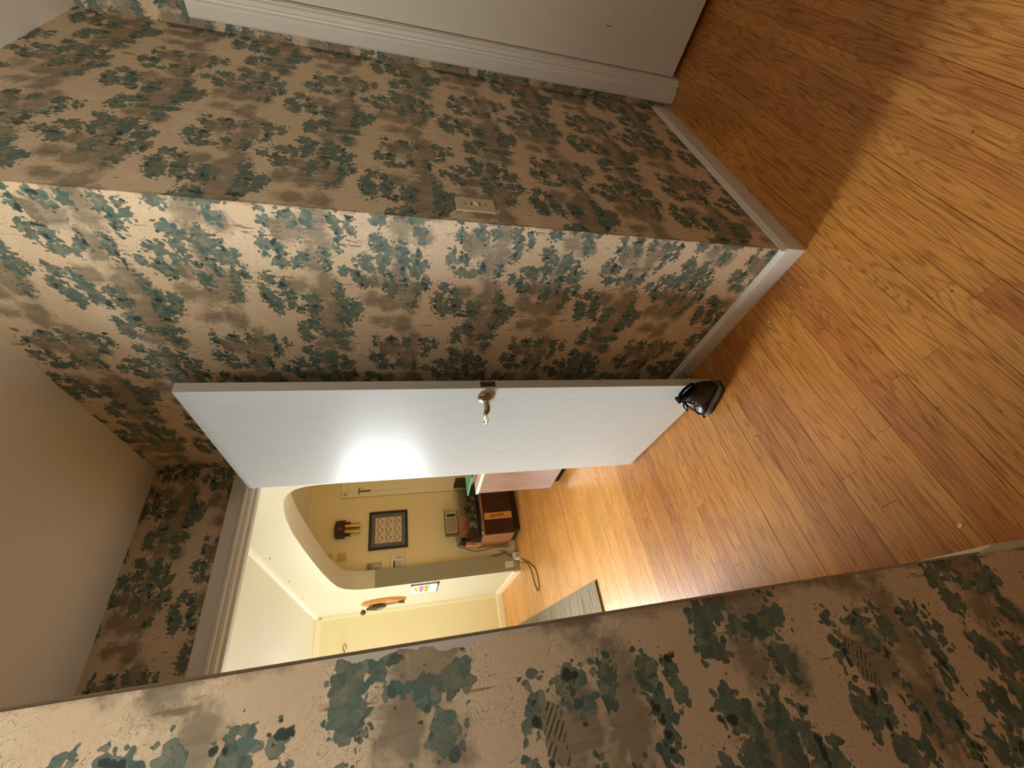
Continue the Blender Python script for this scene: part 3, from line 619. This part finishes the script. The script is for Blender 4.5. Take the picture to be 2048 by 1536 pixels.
th_ = thing(empty('thermostat', nook(.262, .001, 2.137), A), 'small round dial thermostat in a square beige case', 'thermostat')
MB().box(-.042, -.022, -.042, .042, 0, .042, .008).obj('case', M_beige, th_)
MB().lathe([(.026, 0), (.026, .006), (.022, .008)], 24, tr(0, -.022, 0) @ rotx(math.pi/2)).obj('dial', M_beige, th_)
b = MB(); b.box(-.040, -.014, -.046, .040, 0, .046, .006); b.box(-.033, -.017, -.038, .033, -.012, .038, .004)
thing(b.obj('blank_plate', M_beige, loc=nook(.258, .001, 1.985), rz=A), 'blank beige wall plate below the thermostat', 'wall plate')
sp_ = thing(empty('intercom_panel', nook(.118, .001, 1.640), A), 'narrow silver grey intercom panel on the nook wall', 'intercom')
M_grey = mat('grey_plastic', srgb(176, 168, 150), .45, .4)
MB().box(-.042, -.012, -.082, .042, 0, .082, .002).obj('panel', M_grey, sp_)
MB().box(-.032, -.0135, .030, .032, -.011, .070).obj('grille', mat('grey_grille', srgb(140, 130, 112), .6, .3), sp_)
for z in (-.02, -.05): MB().box(-.012, -.016, z - .008, .012, -.011, z + .008, .002).obj('button', M_ply, sp_)
kp = thing(empty('alarm_keypad', nook(.122, .001, 1.385), A), 'white alarm keypad with small display and rows of buttons', 'keypad')
MB().box(-.098, -.028, -.074, .098, 0, .074, .006).obj('case', M_ply, kp)
MB().box(-.045, -.0295, .028, .030, -.027, .044).obj('display', M_dark, kp)
M_btn = mat('keypad_grey', srgb(150, 146, 138), .5, .3)
for r in range(4):
    for c in range(3): MB().box(-.046 + c*.026, -.0305, .010 - r*.019, -.030 + c*.026, -.027, .020 - r*.019, .001).obj('button', M_btn, kp)
for r in range(4): MB().box(.050, -.0305, .010 - r*.019, .072, -.027, .020 - r*.019, .001).obj('button', M_btn, kp)
for z in (.04, -.03): MB().box(-.083, -.0295, z - .007, -.062, -.027, z + .007).obj('lamp_window', M_btn, kp)

def outlet(name, loc, rz, lab, w=.036, h=.058):
    r = thing(empty(name, loc, rz), lab, 'outlet')
    MB().box(-w, -.006, -h, w, 0, h, .003).obj('plate', M_ply, r)
    for s in (-1, 1):
        f = MB().prism([(-.015, -.011), (.015, -.011), (.0165, 0), (.015, .011), (-.015, .011), (-.0165, 0)], 1, -.0085, -.005)
        f.M = Matrix.Identity(4)
        o = f.obj('receptacle', M_ply, r, loc=(0, 0, s*.0195))
        for x in (-.006, .006): MB().box(x - .001, -.0092, -.004, x + .001, -.0080, .005).obj('slot', M_gap, o)
    return r
outlet('wall_outlet', nook(.070, .001, .275), A, 'nook wall outlet with a black plug in it')
b = MB(); b.box(-.020, -.034, -.018, .018, -.009, .016, .006); b.tube([(0, -.03, -.005), (.0, -.05, -.02), (.02, -.045, -.10), (.05, -.02, -.16)], .004, 8)
thing(b.obj('power_plug', M_dark, loc=nook(.070, .001, .278), rz=A), 'black plug with short cord in the nook outlet', 'plug')
# outlet on the reveal of the arch's far leg (its reveal looks back at the viewer)
def reveal(w, z, out=0.):
    s = 1.243 + out
    return (F1[0] + s*math.cos(aH) - w*math.sin(aH), F1[1] + s*math.sin(aH) + w*math.cos(aH), z)
outlet('wall_outlet', reveal(.075, .125, .001), aH + math.pi/2, 'outlet on the reveal of the arch leg above the white adapter', .034, .048)
ad = thing(empty('power_adapter', (reveal(.150, 0, .030)), aH + math.pi/2), 'boxy white power adapter on the floor beside the arch leg', 'adapter')
MB().box(-.040, -.035, 0, .040, .030, .075, .008).obj('body', M_ply, ad)
MB().box(-.018, -.050, .020, .018, -.034, .050, .004).obj('strain_relief', M_grey, ad)
def cord(name, pts, r, m, lab):
    cu = bpy.data.curves.new(name, 'CURVE'); cu.dimensions = '3D'; cu.bevel_depth = r; cu.bevel_resolution = 2; cu.resolution_u = 8
    sp = cu.splines.new('BEZIER'); sp.bezier_points.add(len(pts) - 1)
    for bp, p in zip(sp.bezier_points, pts): bp.co = p; bp.handle_left_type = bp.handle_right_type = 'AUTO'
    cu.materials.append(m); o = bpy.data.objects.new(name, cu); COL.objects.link(o)
    dg = bpy.context.evaluated_depsgraph_get(); me = bpy.data.meshes.new_from_object(o.evaluated_get(dg)); bpy.data.objects.remove(o)
    o = bpy.data.objects.new(name, me); COL.objects.link(o); return thing(o, lab, 'cord')
M_cord = mat('brown_cord', srgb(86, 66, 44), .6, .3)
cord('floor_cord', [(.135, 4.52, .20), (.06, 4.46, .12), (-.06, 4.33, .05), (-.11, 4.15, .005), (-.20, 4.02, .005), (-.40, 3.92, .005), (-.44, 3.85, .005), (-.30, 3.80, .005), (-.16, 3.98, .005), (-.07, 4.22, .005), (-.01, 4.36, .01)], .004, M_cord, 'brown lamp cord looping over the floor by the arch leg')

# ------------------------------------------------------------------ low dark cabinet with terrarium and radio
CX, CY = .222, 4.13
cab = thing(empty('low_cabinet', (CX, CY, 0), A), 'low cabinet with dark brown front and wood grain side panel', 'cabinet')
ct = .445
b = MB(); b.box(0, 0, .085, .018, .44, ct - .02, .001); b.obj('side_panel', M_cab_side, cab)
b = MB(); b.box(.82, 0, .085, .838, .44, ct - .02, .001); b.obj('side_panel', M_cab_side, cab)
MB().box(.018, .006, .085, .82, .43, ct - .02).obj('carcass', M_cab_front, cab)
MB().box(-.004, -.006, ct - .02, .842, .445, ct, .002).obj('top', M_cab_side, cab)
MB().box(.05, .05, 0, .79, .42, .085).obj('toe_kick', M_dark, cab)
for (x0, x1) in ((.004, .418), (.422, .834)):
    dr = MB().box(x0, -.014, .09, x1, .003, ct - .024, .002).obj('cabinet_door', M_cab_front, cab)
    if x0 < .1:
        il = MB().box(.172, -.0165, .092, .250, -.013, ct - .03, .0006).obj('inlay_strip', M_inlay, dr)
        hb = MB(); hb.tube([(.205, -.016, .33), (.205, -.040, .325), (.208, -.040, .20), (.208, -.016, .195)], .006, 8); hb.lathe([(.012, 0), (.012, .006), (.006, .008)], 14, tr(.205, -.016, .33) @ rotx(math.pi/2)); hb.obj('handle', M_brassdk, dr)
def C(u, v, z=0): return (CX + u*cA - v*sA, CY + u*sA + v*cA, z)
tk = thing(empty('terrarium', C(.03, .10, ct), A), 'glass terrarium with plants and a sunset backdrop on the low cabinet', 'terrarium')
tw, td, thh = .74, .31, .245
for q in ((0, 0, tw, .004), (0, td - .004, tw, td), (0, .004, .004, td - .004), (tw - .004, .004, tw, td - .004)): MB().box(q[0], q[1], .001, q[2], q[3], thh).obj('glass_pane', M_glass, tk)
b = MB()
for q in ((-.003, -.003, tw + .003, .004), (-.003, td - .004, tw + .003, td + .003), (-.003, 0, .004, td), (tw - .004, 0, tw + .003, td)): b.box(q[0], q[1], 0, q[2], q[3], .014); 
b.obj('base_rim', M_dark, tk)
sunset = bpy.data.materials.new('sunset_backdrop'); sunset.use_nodes = True; nt = sunset.node_tree; N = nt.nodes
tc = N.new('ShaderNodeTexCoord'); sx = N.new('ShaderNodeSeparateXYZ'); nt.links.new(tc.outputs['Object'], sx.inputs[0])
no = N.new('ShaderNodeTexNoise'); no.inputs['Scale'].default_value = 7; mp = N.new('ShaderNodeMapping'); mp.inputs['Scale'].default_value = (1, 1, 4); nt.links.new(tc.outputs['Object'], mp.inputs[0]); nt.links.new(mp.outputs[0], no.inputs['Vector'])
ma = N.new('ShaderNodeMath'); ma.operation = 'MULTIPLY_ADD'; nt.links.new(no.outputs[0], ma.inputs[0]); ma.inputs[1].default_value = .12; nt.links.new(sx.outputs[2], ma.inputs[2])
rp = N.new('ShaderNodeValToRGB'); e = rp.color_ramp.elements; e[0].position = .08; e[0].color = srgb(40, 24, 22); e[1].position = .30; e[1].color = srgb(214, 150, 100)
for p_, c_ in ((.14, srgb(110, 40, 40)), (.19, srgb(190, 90, 66)), (.24, srgb(216, 140, 84))): x = e.new(p_); x.color = c_
nt.links.new(ma.outputs[0], rp.inputs[0]); nt.links.new(rp.outputs[0], N['Principled BSDF'].inputs['Base Color'])
MB().box(.075, td - .02, .012, .36, td - .012, thh - .004).obj('backdrop', sunset, tk)
MB().box(.006, .006, .002, tw - .006, td - .024, .035, .008).obj('gravel', mat('gravel', srgb(70, 58, 46), .9, .2, bump=1., bscale=120, var=.5, vscale=80), tk)
M_leafs = [mat('leaf_dark', srgb(44, 58, 36), .6, .3), mat('leaf_green', srgb(92, 112, 62), .6, .3), mat('leaf_pale', srgb(136, 140, 118), .6, .3)]
r_ = random.Random(11)
def leafy(cx, cy, n, h, sp, m, name):
    b = MB()
    for i in range(n):
        a = r_.uniform(0, 6.28); t = r_.uniform(.4, 1.0); hh = h*r_.uniform(.5, 1); d = sp*t; w = r_.uniform(.008, .016)
        bx, by = cx, cy; tx, ty = cx + d*math.cos(a), cy + d*math.sin(a)*.7; px, py = -math.sin(a)*w, math.cos(a)*w
        tx = min(max(tx, .012), tw - .012); ty = min(max(ty, .012), td - .03)
        mx_, my_, mz = (bx+tx)/2, (by+ty)/2, .03 + hh*.75
        b.add([(bx, by, .03), (mx_ + px, my_ + py, mz), (tx, ty, .03 + hh), (mx_ - px, my_ - py, mz), (mx_, my_, mz + .006)], [(0, 1, 4), (1, 2, 4), (2, 3, 4), (3, 0, 4)])
    return b.obj(name, m, tk)
for i in range(9): leafy(.10 + .075*i + r_.uniform(-.02, .02), .08 + r_.uniform(0, .10), 18, r_.uniform(.06, .15), .075, M_leafs[(0, 2, 0, 1, 0, 2, 0, 1, 0)[i]], 'plant')
leafy(.04, .14, 8, .12, .05, M_leafs[1], 'plant')
for (x, y, s) in ((.16, .10, .03), (.27, .07, .026), (.38, .12, .034), (.5, .08, .03)):
    b = MB(); b.lathe([(s, 0), (s*1.05, s*.5), (s*.7, s*1.1), (s*.1, s*1.3)], 9, tr(x, y, .033)); b.obj('rock', mat('rock', srgb(120, 116, 100), .9, .2, var=.3, vscale=40), tk)
b = MB(); b.prism([(.34, .04), (.43, .04), (.40, .10), (.385, .135)], 1, .20, .215); b.obj('driftwood', M_dark, tk)

# earth, bark and bits lying along the cabinet top in front of the tank
b = MB()
for i in range(46):
    x, y, s = r_.uniform(.0, .80), r_.uniform(.015, .085), r_.uniform(.006, .016)
    b.box(x, y, ct + .0005, x + s*1.6, y + s, ct + s*.8, .002)
o = b.obj('potting_bits', mat('bark_bits', srgb(62, 42, 28), .9, .2, var=.5, vscale=60), loc=(CX, CY, 0), rz=A); o['kind'] = 'stuff'; o['label'] = 'dark bark crumbs scattered in front of the terrarium'; o['category'] = 'crumbs'
b = MB(); b.box(.02, .018, ct + .001, .055, .028, ct + .013, .002); thing(b.obj('white_clip', M_ply, loc=(CX, CY, 0), rz=A), 'small white clip at the near corner of the cabinet top', 'clip')

zt_ = ct + thh + .001
rad = thing(empty('radio', C(.27, .25, zt_), A), 'brown and silver portable radio on top of the terrarium', 'radio')
M_rb = mat('radio_brown', srgb(82, 58, 36), .5, .4); M_rs = mat('radio_silver', srgb(186, 172, 146), .4, .5)
MB().box(-.150, -.035, .006, .150, .040, .152, .006).obj('case', M_rb, rad)
fp = MB().box(-.134, -.040, .013, .143, -.034, .146, .002).obj('front_panel', M_rs, rad)
b = MB(); b.box(-.126, -.0425, .024, .045, -.039, .136, .001); gr = b.obj('speaker_grille', mat('speaker_mesh', srgb(160, 144, 118), .6, .3, bump=1., bscale=900), fp)
MB().box(.060, -.042, .028, .090, -.039, .130).obj('dial_window', M_dark, fp)
for z in (.035, .06, .085, .11): MB().lathe([(.008, 0), (.008, .006), (.006, .008)], 14, tr(.118, -.040, z) @ rotx(math.pi/2)).obj('knob', M_rs if z != .11 else mat('red_knob', srgb(170, 70, 50), .4, .5), fp)
for x in (-.12, .12): MB().box(x - .012, -.02, .0, x + .012, .02, .008, .002).obj('foot', M_dark, rad)
cord('hanging_cord', [C(.125, .30, zt_ + .03), C(.06, .33, zt_ + .012), C(.015, .335, zt_ + .006), C(-.012, .335, zt_ - .06), C(-.05, .35, zt_ - .15), C(-.045, .39, ct - .05), C(-.02, .42, .30), C(-.02, .43, .06)], .0035, M_dark, 'black radio cord hanging behind the terrarium')
pg = thing(empty('wooden_post', C(-.012, .24, ct), A), 'orange wooden post with black cap at the terrarium end', 'post')
pg.rotation_euler = (0, math.radians(6), A)
MB().box(-.026, -.013, 0.001, .010, .013, .175, .003).obj('post', M_inlay, pg)
MB().box(-.028, -.018, .175, .012, .018, .215, .005).obj('cap', M_dark, pg)
for z in (.03, .10): MB().lathe([(.008, 0), (.006, .002)], 10, tr(-.008, -.0135, z) @ rotx(math.pi/2)).obj('knot', M_dark if z > .05 else M_ply, pg)

# ------------------------------------------------------------------ low chest with pale edged top, folder and papers
chx, chy = .212, 2.722; hC = .732
che = thing(empty('low_chest', (chx, chy, 0), A - .0), 'pinkish brown low chest with white edged top half hidden by the door', 'chest')
MB().box(0, -.40, .07, .46, 0, hC - .022, .002).obj('carcass', M_chest, che)
MB().box(.04, -.36, 0, .43, -.04, .07).obj('plinth', M_gap, che)
MB().box(-.006, -.406, hC - .022, .466, .006, hC, .003).obj('top', mat('pale_edge', srgb(232, 222, 206), .4, .5), che)
def Q(u, v, z): return (chx + u*cA - v*sA, chy + u*sA + v*cA, z)
b = MB(); b.box(-.02, -.30, 0, .22, .0, .003); b.box(-.02, -.30, .0035, .22, .0, .010)
fo = b.obj('folder', [mat('green_folder', srgb(86, 158, 120), .5, .4)], loc=Q(.03, .055, hC + .053), rz=A + .03); fo.rotation_euler = (0, 0, A + .06); thing(fo, 'green plastic folder overhanging the end of the low chest', 'folder')
b = MB()
for i, (u, v, w, l, t_) in enumerate(((.02, -.38, .20, .32, .012), (.03, -.39, .21, .31, .016), (.01, -.40, .22, .33, .02))):
    z0 = .002 + sum((.012, .016, .02)[:i]); b.box(u, v, z0, u + w, v + l, z0 + t_ - .002, .001)
thing(b.obj('paper_stack', mat('kraft_papers', srgb(168, 126, 92), .8, .2, var=.2, vscale=20), loc=Q(.04, .0, hC), rz=A), 'uneven stack of brown papers on the low chest', 'papers')
b = MB(); b.add([(0, 0, 0), (.16, .02, .0), (.15, .17, .012), (.02, .15, .004), (.07, .07, .055), (.12, .10, .03), (.0, 0, -.003), (.16, .02, -.003), (.15, .17, -.003), (.02, .15, -.003)], [(0, 1, 4), (1, 5, 4), (1, 2, 5), (2, 3, 5), (3, 4, 5), (3, 0, 4), (6, 9, 8, 7), (0, 6, 7, 1), (1, 7, 8, 2), (2, 8, 9, 3), (3, 9, 6, 0)])
thing(b.obj('crumpled_paper', mat('pink_paper', srgb(206, 152, 122), .8, .2), loc=Q(.05, -.36, hC + .068), rz=A - .3), 'crumpled pinkish paper on top of the brown papers', 'paper')

# ------------------------------------------------------------------ things on the arch wall and end wall
def onarch(s, z, out=0.): return (F1[0] + s*math.cos(aH) + out*math.sin(aH), F1[1] + s*math.sin(aH) - out*math.cos(aH), z)
# local frame: +x nearer along the wall, -y out of the wall
pq = thing(empty('wall_plaque', onarch(.53, 1.545, .001), aH), 'oval wooden plaque with dark metal ornament on the arch wall', 'plaque')
b = MB(); pts = [(.165*math.cos(t), .255*math.sin(t)) for t in [2*math.pi*i/48 for i in range(48)]]
b.prism(pts, 1, -.024, 0, False); b.prism([(x*.92, z*.94) for x, z in pts], 1, -.030, -.024); b.obj('board', M_plaque, pq)
M_pewter = mat('dark_pewter', srgb(92, 84, 62), .4, .5, metal=.5)
b = MB(); b.lathe([(.004, 0), (.026, .012), (.032, .03), (.026, .05), (.010, .062)], 14, tr(-.085, -.075, .215) @ rotx(.35)); b.obj('head', M_pewter, pq)
b = MB(); b.tube([(-.07, -.060, .20), (-.03, -.058, .15), (-.01, -.062, .10), (.0, -.060, .03), (.005, -.055, -.02)], [.014, .024, .034, .030, .018], 12); b.obj('body', M_pewter, pq)
b = MB(); b.tube([(.02, -.05, .14), (-.05, -.075, .11), (-.07, -.07, .07)], [.012, .013, .008], 8); b.obj('arm', M_pewter, pq)
b = MB(); b.tube([(.005, -.05, -.02), (.012, -.048, -.10), (.015, -.045, -.17)], [.011, .009, .008], 8); b.obj('shaft', mat('grey_metal', srgb(128, 134, 124), .35, .5, metal=.6), pq)
b = MB(); b.prism([(.013, -.16), (-.05, -.235), (-.02, -.225), (.06, -.23)], 1, -.052, -.030); b.obj('tail', M_pewter, pq)

po = thing(empty('wall_chart', onarch(.95, 1.085, .001), aH), 'white paper chart with yellow and red blocks and a dark side rod', 'poster')
M_paperw = mat('chart_paper', srgb(244, 243, 244), .7, .2)
MB().box(-.24, -.003, -.145, .225, -.0005, .145).obj('sheet', M_paperw, po)
def ink(c): return mat('ink', srgb(*c), .8, .1)
b_ = [('yellow_block', (-.12, .075, .12, .118), (236, 214, 130)), ('red_block', (-.16, .018, .14, .058), (206, 150, 132)), ('yellow_block', (-.10, -.042, .12, .0), (232, 200, 40)), ('green_bar', (-.17, -.035, -.12, -.002), (112, 140, 92)), ('blue_bar', (.13, -.05, .19, -.03), (160, 172, 206))]
for n_, q, c in b_: MB().box(q[0], -.0042, q[1], q[2], -.0029, q[3]).obj(n_, ink(c), po)
mi_ = ink((120, 96, 84))
for i in range(8):
    zz_ = .112 - .0235*i; xx = (.02, -.08, .05, -.1, .0, .06, -.04, .03)[i]
    MB().box(xx - .07, -.0052, zz_ - .003, xx + .05, -.0041, zz_ + .003).obj('text_line', mi_, po)
MB().box(.03, -.0052, -.012, .12, -.0041, -.002).obj('dark_bar', ink((110, 98, 30)), po)
b = MB(); b.tube([(.235, -.010, -.14), (.235, -.010, .14)], .0055, 8)
for z in (-.145, .145): b.lathe([(.002, -.012), (.011, -.006), (.012, .003), (.004, .012)], 10, tr(.235, -.010, z))
b.obj('rod', mat('rod_dark', srgb(70, 66, 62), .4, .5), po)
b = MB(); b.prism([(-.20, -.150), (.21, -.150), (.22, -.128), (.02, -.144), (-.19, -.142)], 1, -.022, -.004); b.obj('curled_edge', mat('curl_dark', srgb(112, 108, 100), .6, .3), po)

def onend(x, z, out=0.):
    u = (x - F1[0])/cA; return (F1[0] + u*cA + out*sA, F1[1] + u*sA - out*cA, z)
cr_ = thing(empty('curtain_rod', onend(-.56, 2.018, .001), A), 'thin dark rod with pointed loop finial on the yellow end wall', 'curtain rod')
M_iron = mat('dark_iron', srgb(96, 80, 50), .45, .5, metal=.5)
b = MB(); b.tube([(-.02, -.05, 0), (-.5, -.05, 0), (-1.35, -.05, 0)], .006, 8); b.obj('rod', M_iron, cr_)
b = MB(); b.tube([(-.02, -.05, 0), (.0, -.05, .018), (.03, -.05, .016), (.058, -.05, .0), (.03, -.05, -.016), (.0, -.05, -.018), (-.005, -.05, -.012)], .0045, 8); b.obj('finial', M_iron, cr_)
for x in (-.12, -1.30): MB().tube([(x, 0, 0), (x, -.05, 0)], .005, 8).obj('bracket', M_iron, cr_)

# nail holes and pins left in the hall walls
r_2 = random.Random(3)
for nl_, (s, z) in zip(('nearest the doorway', 'second from the doorway', 'in the middle of the row', 'second from the far corner', 'nearest the far corner'), ((3.45, 2.345), (2.70, 2.30), (1.95, 2.31), (1.20, 2.33), (.55, 2.345))):
    b = MB(); b.tube([(0, 0, 0), (0, -.010, .003)], .0035, 6); o = b.obj('nail', M_iron, loc=onarch(s, z), rz=aH); thing(o, 'bare nail high on the cream arch wall, ' + nl_, 'nail', 'nails left along the top of the arch wall')

# ------------------------------------------------------------------ rug
rug_m = bpy.data.materials.new('grey_woven_rug'); rug_m.use_nodes = True; nt = rug_m.node_tree; N = nt.nodes; bs = N['Principled BSDF']
tc = N.new('ShaderNodeTexCoord'); mp = N.new('ShaderNodeMapping'); mp.inputs['Scale'].default_value = (2.2, 26, 1); nt.links.new(tc.outputs['Object'], mp.inputs[0])
n1 = N.new('ShaderNodeTexNoise'); n1.inputs['Scale'].default_value = 2.2; n1.inputs['Detail'].default_value = 6; nt.links.new(mp.outputs[0], n1.inputs['Vector'])
rp = N.new('ShaderNodeValToRGB'); e = rp.color_ramp.elements; e[0].position = .34; e[0].color = srgb(92, 74, 58); e[1].position = .66; e[1].color = srgb(158, 142, 112); x = e.new(.47); x.color = srgb(132, 118, 92)
nt.links.new(n1.outputs[0], rp.inputs[0]); nt.links.new(rp.outputs[0], bs.inputs['Base Color']); bs.inputs['Roughness'].default_value = .95
bp = N.new('ShaderNodeBump'); bp.inputs['Strength'].default_value = .6; bp.inputs['Distance'].default_value = .003; nt.links.new(n1.outputs[0], bp.inputs['Height']); nt.links.new(bp.outputs[0], bs.inputs['Normal'])
rug = thing(empty('rug', (-.612, 2.388, 0), -.047), 'worn grey beige woven rug lying on the hall floor', 'rug')
rug.rotation_euler.z = .0145
MB().box(-1.5, 0, .0005, 0, 2.68, .009, .003).obj('pile', rug_m, rug)
M_bind = mat('rug_binding', srgb(74, 60, 48), .9, .1)
MB().box(-1.5, -.012, .0005, 0.0, .001, .0105, .003).obj('binding', M_bind, rug)
MB().box(-.001, -.012, .0005, .007, 2.68, .0095, .003).obj('binding', mat('rug_edge', srgb(150, 136, 112), .9, .1), rug)

# ------------------------------------------------------------------ shoe wedged against the door
shoe = thing(empty('shoe', (0, 0, 0)), 'black lace-up ankle shoe with grey sole wedged against the open door', 'shoe')
def shoe_build():
    # sections heel -> toe: x, half width, sole top z, upper top z, lateral shift
    sec = [(.0, .019, .020, .118, 0), (.013, .028, .019, .134, 0), (.045, .032, .018, .150, 0), (.074, .031, .018, .164, 0), (.089, .029, .018, .132, 0), (.103, .032, .018, .088, 0), (.120, .035, .020, .064, .001), (.140, .033, .022, .056, .001), (.157, .024, .026, .048, 0), (.165, .010, .031, .040, 0)]
    up = []; seg = 18
    for x, w, z0, z1, y in sec:
        ring = []
        for k in range(seg):
            t = 2*math.pi*k/seg; c_, s_ = math.cos(t), math.sin(t)
            ww = w*(abs(c_)**.75)*(1 if c_ > 0 else -1); zz = (z0+z1)/2 + (z1-z0)/2*(abs(s_)**.8)*(1 if s_ > 0 else -1)
            if s_ > 0: ww *= (1 - .42*s_*s_)
            ring.append((x, y + ww, zz))
        up += ring
    n = len(sec); b = MB()
    fs = [(i*seg+k, (i+1)*seg+k, (i+1)*seg+(k+1) % seg, i*seg+(k+1) % seg) for i in range(n-1) for k in range(seg)
          if not (i in (1, 2) and k in (3, 4, 5))]      # foot opening
    b.add(up, fs, True); b.add(up[:seg], [tuple(range(seg))]); b.add(up[-seg:], [tuple(range(seg))[::-1]])
    leather = mat('black_leather', srgb(26, 24, 23), .5, .5, bump=.4, bscale=90, var=.25, vscale=25)
    parts = [('upper', b, leather)]
    def outline(grow):
        L_ = [(x, y - w - grow) for x, w, _, _, y in sec]; R_ = [(x, y + w + grow) for x, w, _, _, y in sec]
        return [(sec[0][0] - grow, 0)] + L_ + [(sec[-1][0] + grow, sec[-1][4])] + R_[::-1]
    def slab(g, za, zb):
        o = outline(g); N_ = len(o)
        def lift(x): return .010*max(0, (x - .12)/.058)**2
        v = [(x, y, za + lift(x)) for x, y in o] + [(x, y, zb + lift(x)) for x, y in o]
        m = MB(); m.add(v, [tuple(range(N_))[::-1], tuple(range(N_, 2*N_))]); m.add(v, [(i, (i+1) % N_, N_+(i+1) % N_, N_+i) for i in range(N_)], True); return m
    parts.append(('outsole', slab(.004, 0, .011), M_black_rub))
    parts.append(('midsole', slab(.0055, .011, .027), mat('grey_midsole', srgb(112, 112, 116), .5, .4)))
    m = MB(); m.add([(.139 + .0285*math.cos(t), .0005 + .034*math.sin(t), z) for t in [math.pi*(-.5 + i/10) for i in range(11)] for z in (.024, .046)], [(2*i, 2*i+2, 2*i+3, 2*i+1) for i in range(10)], True)
    parts.append(('toe_rand', m, mat('grey_rand', srgb(92, 86, 92), .7, .4)))
    m = MB(); m.tube([(.006, 0, .124), (.014, .016, .134), (.045, .020, .150), (.074, .017, .162), (.082, 0, .166), (.074, -.017, .162), (.045, -.020, .150), (.014, -.016, .134), (.006, 0, .124)], .0065, 8, False); parts.append(('collar', m, mat('black_padding', srgb(22, 21, 21), .8, .2)))
    m = MB(); m.box(.014, -.018, .022, .085, .018, .030); parts.append(('insole', m, mat('dark_lining', srgb(40, 36, 34), .9, .1)))
    m = MB(); m.M = tr(.080, 0, .158) @ roty(math.radians(-58)); m.box(-.012, -.019, -.004, .026, .019, .004, .003); parts.append(('tongue', m, leather))
    m = MB(); lx = (.088, .096, .103, .112); lz = (.138, .115, .092, .078)
    for x, z in zip(lx, lz): m.tube([(x - .004, -.025, z - .012), (x + .003, -.012, z + .001), (x + .004, 0, z + .004), (x + .003, .012, z + .001), (x - .004, .025, z - .012)], .0034, 6)
    m.tube([(.098, .0, .142), (.112, .020, .146), (.126, .030, .128), (.118, .018, .122), (.100, .002, .140)], .0036, 6)
    m.tube([(.098, .0, .142), (.108, -.020, .144), (.122, -.030, .122), (.114, -.018, .118), (.100, -.002, .140)], .0036, 6)
    m.tube([(.098, .002, .140), (.118, .020, .112), (.126, .040, .084), (.132, .052, .060), (.142, .054, .044), (.150, .050, .050)], .0034, 6)
    parts.append(('laces', m, mat('black_lace', srgb(28, 24, 26), .7, .2)))
    return parts
for n_, b, m in shoe_build(): b.obj(n_, m, shoe)
hx = Vector((-.28, .96, 0)).normalized(); uz = Vector((0, 0, 1)); uy = uz.cross(hx)   # toe points away along the door
shoe.matrix_world = Matrix(((hx.x, uy.x, uz.x, -.150), (hx.y, uy.y, uz.y, .578), (hx.z, uy.z, uz.z, .0005), (0, 0, 0, 1)))

# ------------------------------------------------------------------ spring door stop behind the door, crumbs on the floor
ds = thing(empty('door_stop', (.0, .708, .040), 0), 'small metal door stop on the baseboard behind the shoe', 'door stop')
b = MB(); b.tube([(0, 0, 0), (-.034, .0, -.002)], .0045, 8); b.obj('rod', M_brass, ds)
b = MB(); b.tube([(-.034, 0, -.002), (-.044, 0, -.0025)], .0075, 10); b.obj('tip', M_ply, ds)
M_chip = mat('white_chip', srgb(240, 226, 200), .8, .2)
for (x, y, s, n_, lab) in ((-.099, .243, .005, 'paint_chip', 'white paint chip on the floor near the baseboard corner'), (.010, -.026, .0035, 'paint_chip', 'tiny white chip right at the baseboard corner'), (-.889, .115, .008, 'straw_bit', 'short pale straw on the floor near the torn wall'), (-.090, .081, .003, 'paint_chip', 'tiny speck on the floor close to the papered corner')):
    b = MB(); b.prism([(-s, -s*.4), (s*.8, -s*.5), (s, s*.3), (-s*.4, s*.5)], 2, .0006, .0006 + s*.3)
    thing(b.obj(n_, M_chip, loc=(x, y, 0), rz=x*40), lab, 'chip')
